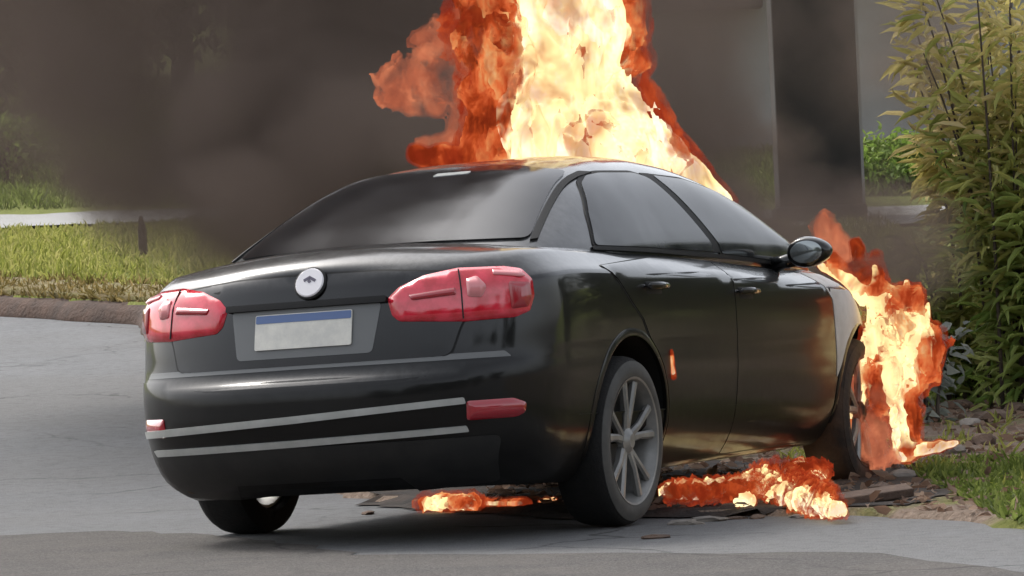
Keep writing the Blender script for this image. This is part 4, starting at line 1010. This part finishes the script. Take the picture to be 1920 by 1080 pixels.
# smoky red flames drifting off the left of the column
def smoky(name, label, caps_, h=.018, ns=.15, group=None):
    T = flames(name, label, caps_, [], h, ns, (.9, .9), (9, .1, -.1), group=group)
    for c in list(T.children):
        c.data.materials.clear(); c.data.materials.append(FM['dusky'])
    return T
smoky('drifting_flame', 'dull red smoky flames curling off the left side of the tall column', cap_px(D1+.3, ((745, 160, 42, 50), (800, 135)), ((800, 135, 50, 50), (860, 150)), ((850, 120, 46, 30), (835, 55)), ((780, 75, 20, 20), (880, 25)), ((740, 180, 30, 20), (820, 205)), ((870, 190, 28, 24), (860, 250)), ((790, 270, 14, 22), (900, 250))), ns=.11)
smoky('drifting_flame', 'dark red glowing veil of flame around the burning front wheel', cap_px(D2-.02, ((1640, 700, 46, 40), (1640, 770)), ((1640, 770, 40, 30), (1650, 850)), ((1590, 700, 20, 22), (1585, 820))), .013, .09)
smoky('drifting_flame', 'faint red smoky wisp above the fender flames right of the wing mirror', cap_px(19.4, ((1545, 425, 26, 22), (1575, 470))), .014, .10)
hot = cap_px(D2, ((1690, 690, 38, 52), (1680, 625)), ((1700, 630, 46, 34), (1662, 568)), ((1650, 572, 30, 16), (1600, 535)), ((1600, 532, 14, 9), (1540, 500)), ((1718, 655, 34, 34), (1712, 615)), ((1640, 640, 20, 26), (1650, 600)),
             ((1682, 690, 28, 20), (1676, 750)), ((1680, 750, 16, 18), (1692, 850)), ((1622, 680, 20, 15), (1606, 770)), ((1604, 770, 14, 16), (1590, 835)), ((1640, 600, 22, 22), (1625, 690)), ((1695, 845, 18, 9), (1760, 838)), ((1760, 838, 12, 6), (1795, 830)),
             ((1650, 560, 16, 8), (1640, 500)), ((1700, 575, 16, 7), (1700, 530)), ((1735, 610, 12, 6), (1740, 570)))
cool = cap_px(D2, ((1612, 530, 30, 14), (1604, 460)), ((1640, 540, 30, 14), (1640, 480)), ((1680, 575, 42, 30), (1705, 560)), ((1650, 700, 40, 36), (1655, 740)), ((1580, 512, 18, 12), (1558, 480)), ((1600, 800, 20, 22), (1588, 855)), ((1700, 720, 30, 26), (1700, 840)), ((1735, 640, 40, 34), (1730, 690)))
flames('fender_fire', 'bright flames pouring out of the front wheel arch and fender', hot, cool, .0115, ns=.085, amp=(.95, 1.1), isos=(.14, .16, -.10), octs=5)
def gpt(u, v, z=.02):                                                                 # point on the ground (height z) under an image point
    d = fw*FPX+cR*(u-960)-cU*(v-540); return CAM+d*(z-CAM[2])/d[2]
def gcaps(z, *L): return [(gpt(a[0], a[1], z), gpt(b_[0], b_[1], z), a[2]*17.3/FPX, a[3]*17.3/FPX) for a, b_ in L]
flames('ground_fire', 'line of burning fuel on the ground under the right sill of the car', gcaps(.055, ((1255, 922, 18, 24), (1300, 926)), ((1300, 926, 22, 12), (1335, 922)), ((1330, 914, 20, 20), (1375, 912)), ((1400, 902, 16, 15), (1425, 890)),
       ((1430, 900, 24, 28), (1470, 932)), ((1465, 930, 28, 16), (1570, 955)), ((1490, 925, 22, 16), (1530, 900)), ((1530, 905, 16, 9), (1545, 868)), ((1480, 890, 14, 9), (1500, 865)), ((1385, 940, 13, 14), (1405, 938))),
       gcaps(.09, ((1440, 885, 28, 24), (1540, 880)), ((1260, 925, 22, 26), (1420, 915)), ((1480, 905, 30, 22), (1560, 935))), .008, ns=.05, amp=(1.5, 1.2), isos=(.26, .42, .0), pad=.05, octs=5)
flames('ground_fire', 'red glowing patch of fire on the ground below the middle of the rear bumper', gcaps(.04, ((805, 944, 16, 17), (875, 942))), gcaps(.04, ((800, 944, 24, 24), (885, 942))), .008, ns=.05, amp=(.9, .8), isos=(.1, .35, -.06), pad=.05, octs=5)
flames('ground_fire', 'thin line of small flames under the rear bumper beside the near wheel', gcaps(.03, ((912, 944, 6, 8), (975, 946)), ((1015, 942, 8, 8), (1038, 938))), gcaps(.03, ((905, 944, 13, 14), (985, 946))), .007, ns=.05, amp=(.3, .4), isos=(.2, .15, -.10), pad=.04)
hh, nn_ = cast(BODY, Vector((.45, -3, .60)), Vector((0, 1, 0)))
flames('arch_glow', 'small orange glow shape standing in for firelight at the rear wheel arch edge', [((.455, hh.y-.004, .575), (.44, hh.y-.004, .635), .012, .006)], [((.455, hh.y-.004, .56), (.44, hh.y-.004, .66), .016, .010)], .006, ns=.05, amp=(.3, .4), isos=(.2, .15, -.1), pad=.03)  # glowing shape added for the firelight showing at the arch edge

# ================================================================ SMOKE
def smoke(name, label, blobs, color, ext, nscale=.85):
    """blobs in (right, ahead, up) metres: centre, radii, weight"""
    t = NT(name+'_volume'); co = t.coord()
    wob = t.node('ShaderNodeTexNoise'); t.l.new(co, wob.inputs['Vector']); wob.inputs['Scale'].default_value = 1.3; wob.inputs['Detail'].default_value = 3
    off = t.node('ShaderNodeVectorMath', operation='MULTIPLY_ADD'); t.l.new(wob.outputs['Color'], off.inputs[0]); off.inputs[1].default_value = (1.1, 1.1, 1.1); 
    sub_ = t.node('ShaderNodeVectorMath', operation='SUBTRACT'); t.l.new(co, sub_.inputs[0]); sub_.inputs[1].default_value = (.55, .55, .55); t.l.new(sub_.outputs[0], off.inputs[2])
    tot = None
    for (c, r, w) in blobs:
        v = t.node('ShaderNodeVectorMath', operation='SUBTRACT'); t.l.new(off.outputs[0], v.inputs[0]); v.inputs[1].default_value = c
        d = t.node('ShaderNodeVectorMath', operation='DIVIDE'); t.l.new(v.outputs[0], d.inputs[0]); d.inputs[1].default_value = r
        q = t.node('ShaderNodeVectorMath', operation='DOT_PRODUCT'); t.l.new(d.outputs[0], q.inputs[0]); t.l.new(d.outputs[0], q.inputs[1])
        f = t.math('SUBTRACT', 1.0, q.outputs['Value'], clamp=True); f = t.math('MULTIPLY', f, w)
        tot = f if tot is None else t.math('ADD', tot, f)
    n = t.noise(co, nscale, 5, .6, .6)
    dens_ = t.math('MULTIPLY', tot, t.ramp(n, [(.38, .0), (.50, .8), (.62, 3.4)]))
    pv = t.node('ShaderNodeVolumePrincipled'); pv.inputs['Color'].default_value = (*color, 1); pv.inputs['Anisotropy'].default_value = 0
    t.l.new(dens_, pv.inputs['Density']); t.l.new(pv.outputs[0], t.out.inputs['Volume'])
    bm = bmesh.new(); (a0, a1), (b0, b1), (c0, c1) = ext
    bm_box(bm, ((a0+a1)/2, (b0+b1)/2, (c0+c1)/2), (a1-a0, b1-b0, c1-c0))
    o = bm_obj(name, bm, t.m, None); o.location = (CAM[0], CAM[1], 0); o.rotation_euler.z = YAW-math.pi/2
    return tag(o, label, 'smoke', kind='stuff')
def blob(u, v, ru, rv, D, rD, w):
    k = D/FPX; return (((u-960)*k, D, float(at(u, v, D)[2])), (ru*k, rD, rv*k), w)
DS = 27.
smoke('smoke', 'dark brown smoke billowing behind the burning car', [
  blob(420, 130, 420, 400, DS, 3.5, 1.3), blob(700, 40, 420, 400, DS, 3.5, 1.0), blob(500, 400, 260, 150, DS-1.5, 2.5, 1.5), blob(60, -60, 480, 330, DS, 3.5, .24),
  blob(60, 180, 340, 260, DS, 3.5, .20), blob(820, 250, 300, 170, DS-2, 2.5, .9), blob(1260, 130, 210, 460, DS, 3.5, .85), blob(1310, 350, 230, 180, DS, 3.0, 1.5), blob(1430, 160, 90, 260, DS, 2.5, .35), blob(1450, 450, 310, 130, DS-2, 2.8, 1.8), blob(1640, 485, 150, 105, DS-3.5, 1.6, 1.7), blob(1700, 60, 220, 240, DS, 3, .22),
  ((-2.4, 27, 6.0), (3.6, 4.5, 3.6), .9), ((-3.6, 28, 9.0), (3.6, 4.5, 3.0), .8)],
  (.28, .22, .185), ((-7.5, 3.6), (22.2, 33), (.15, 11)))
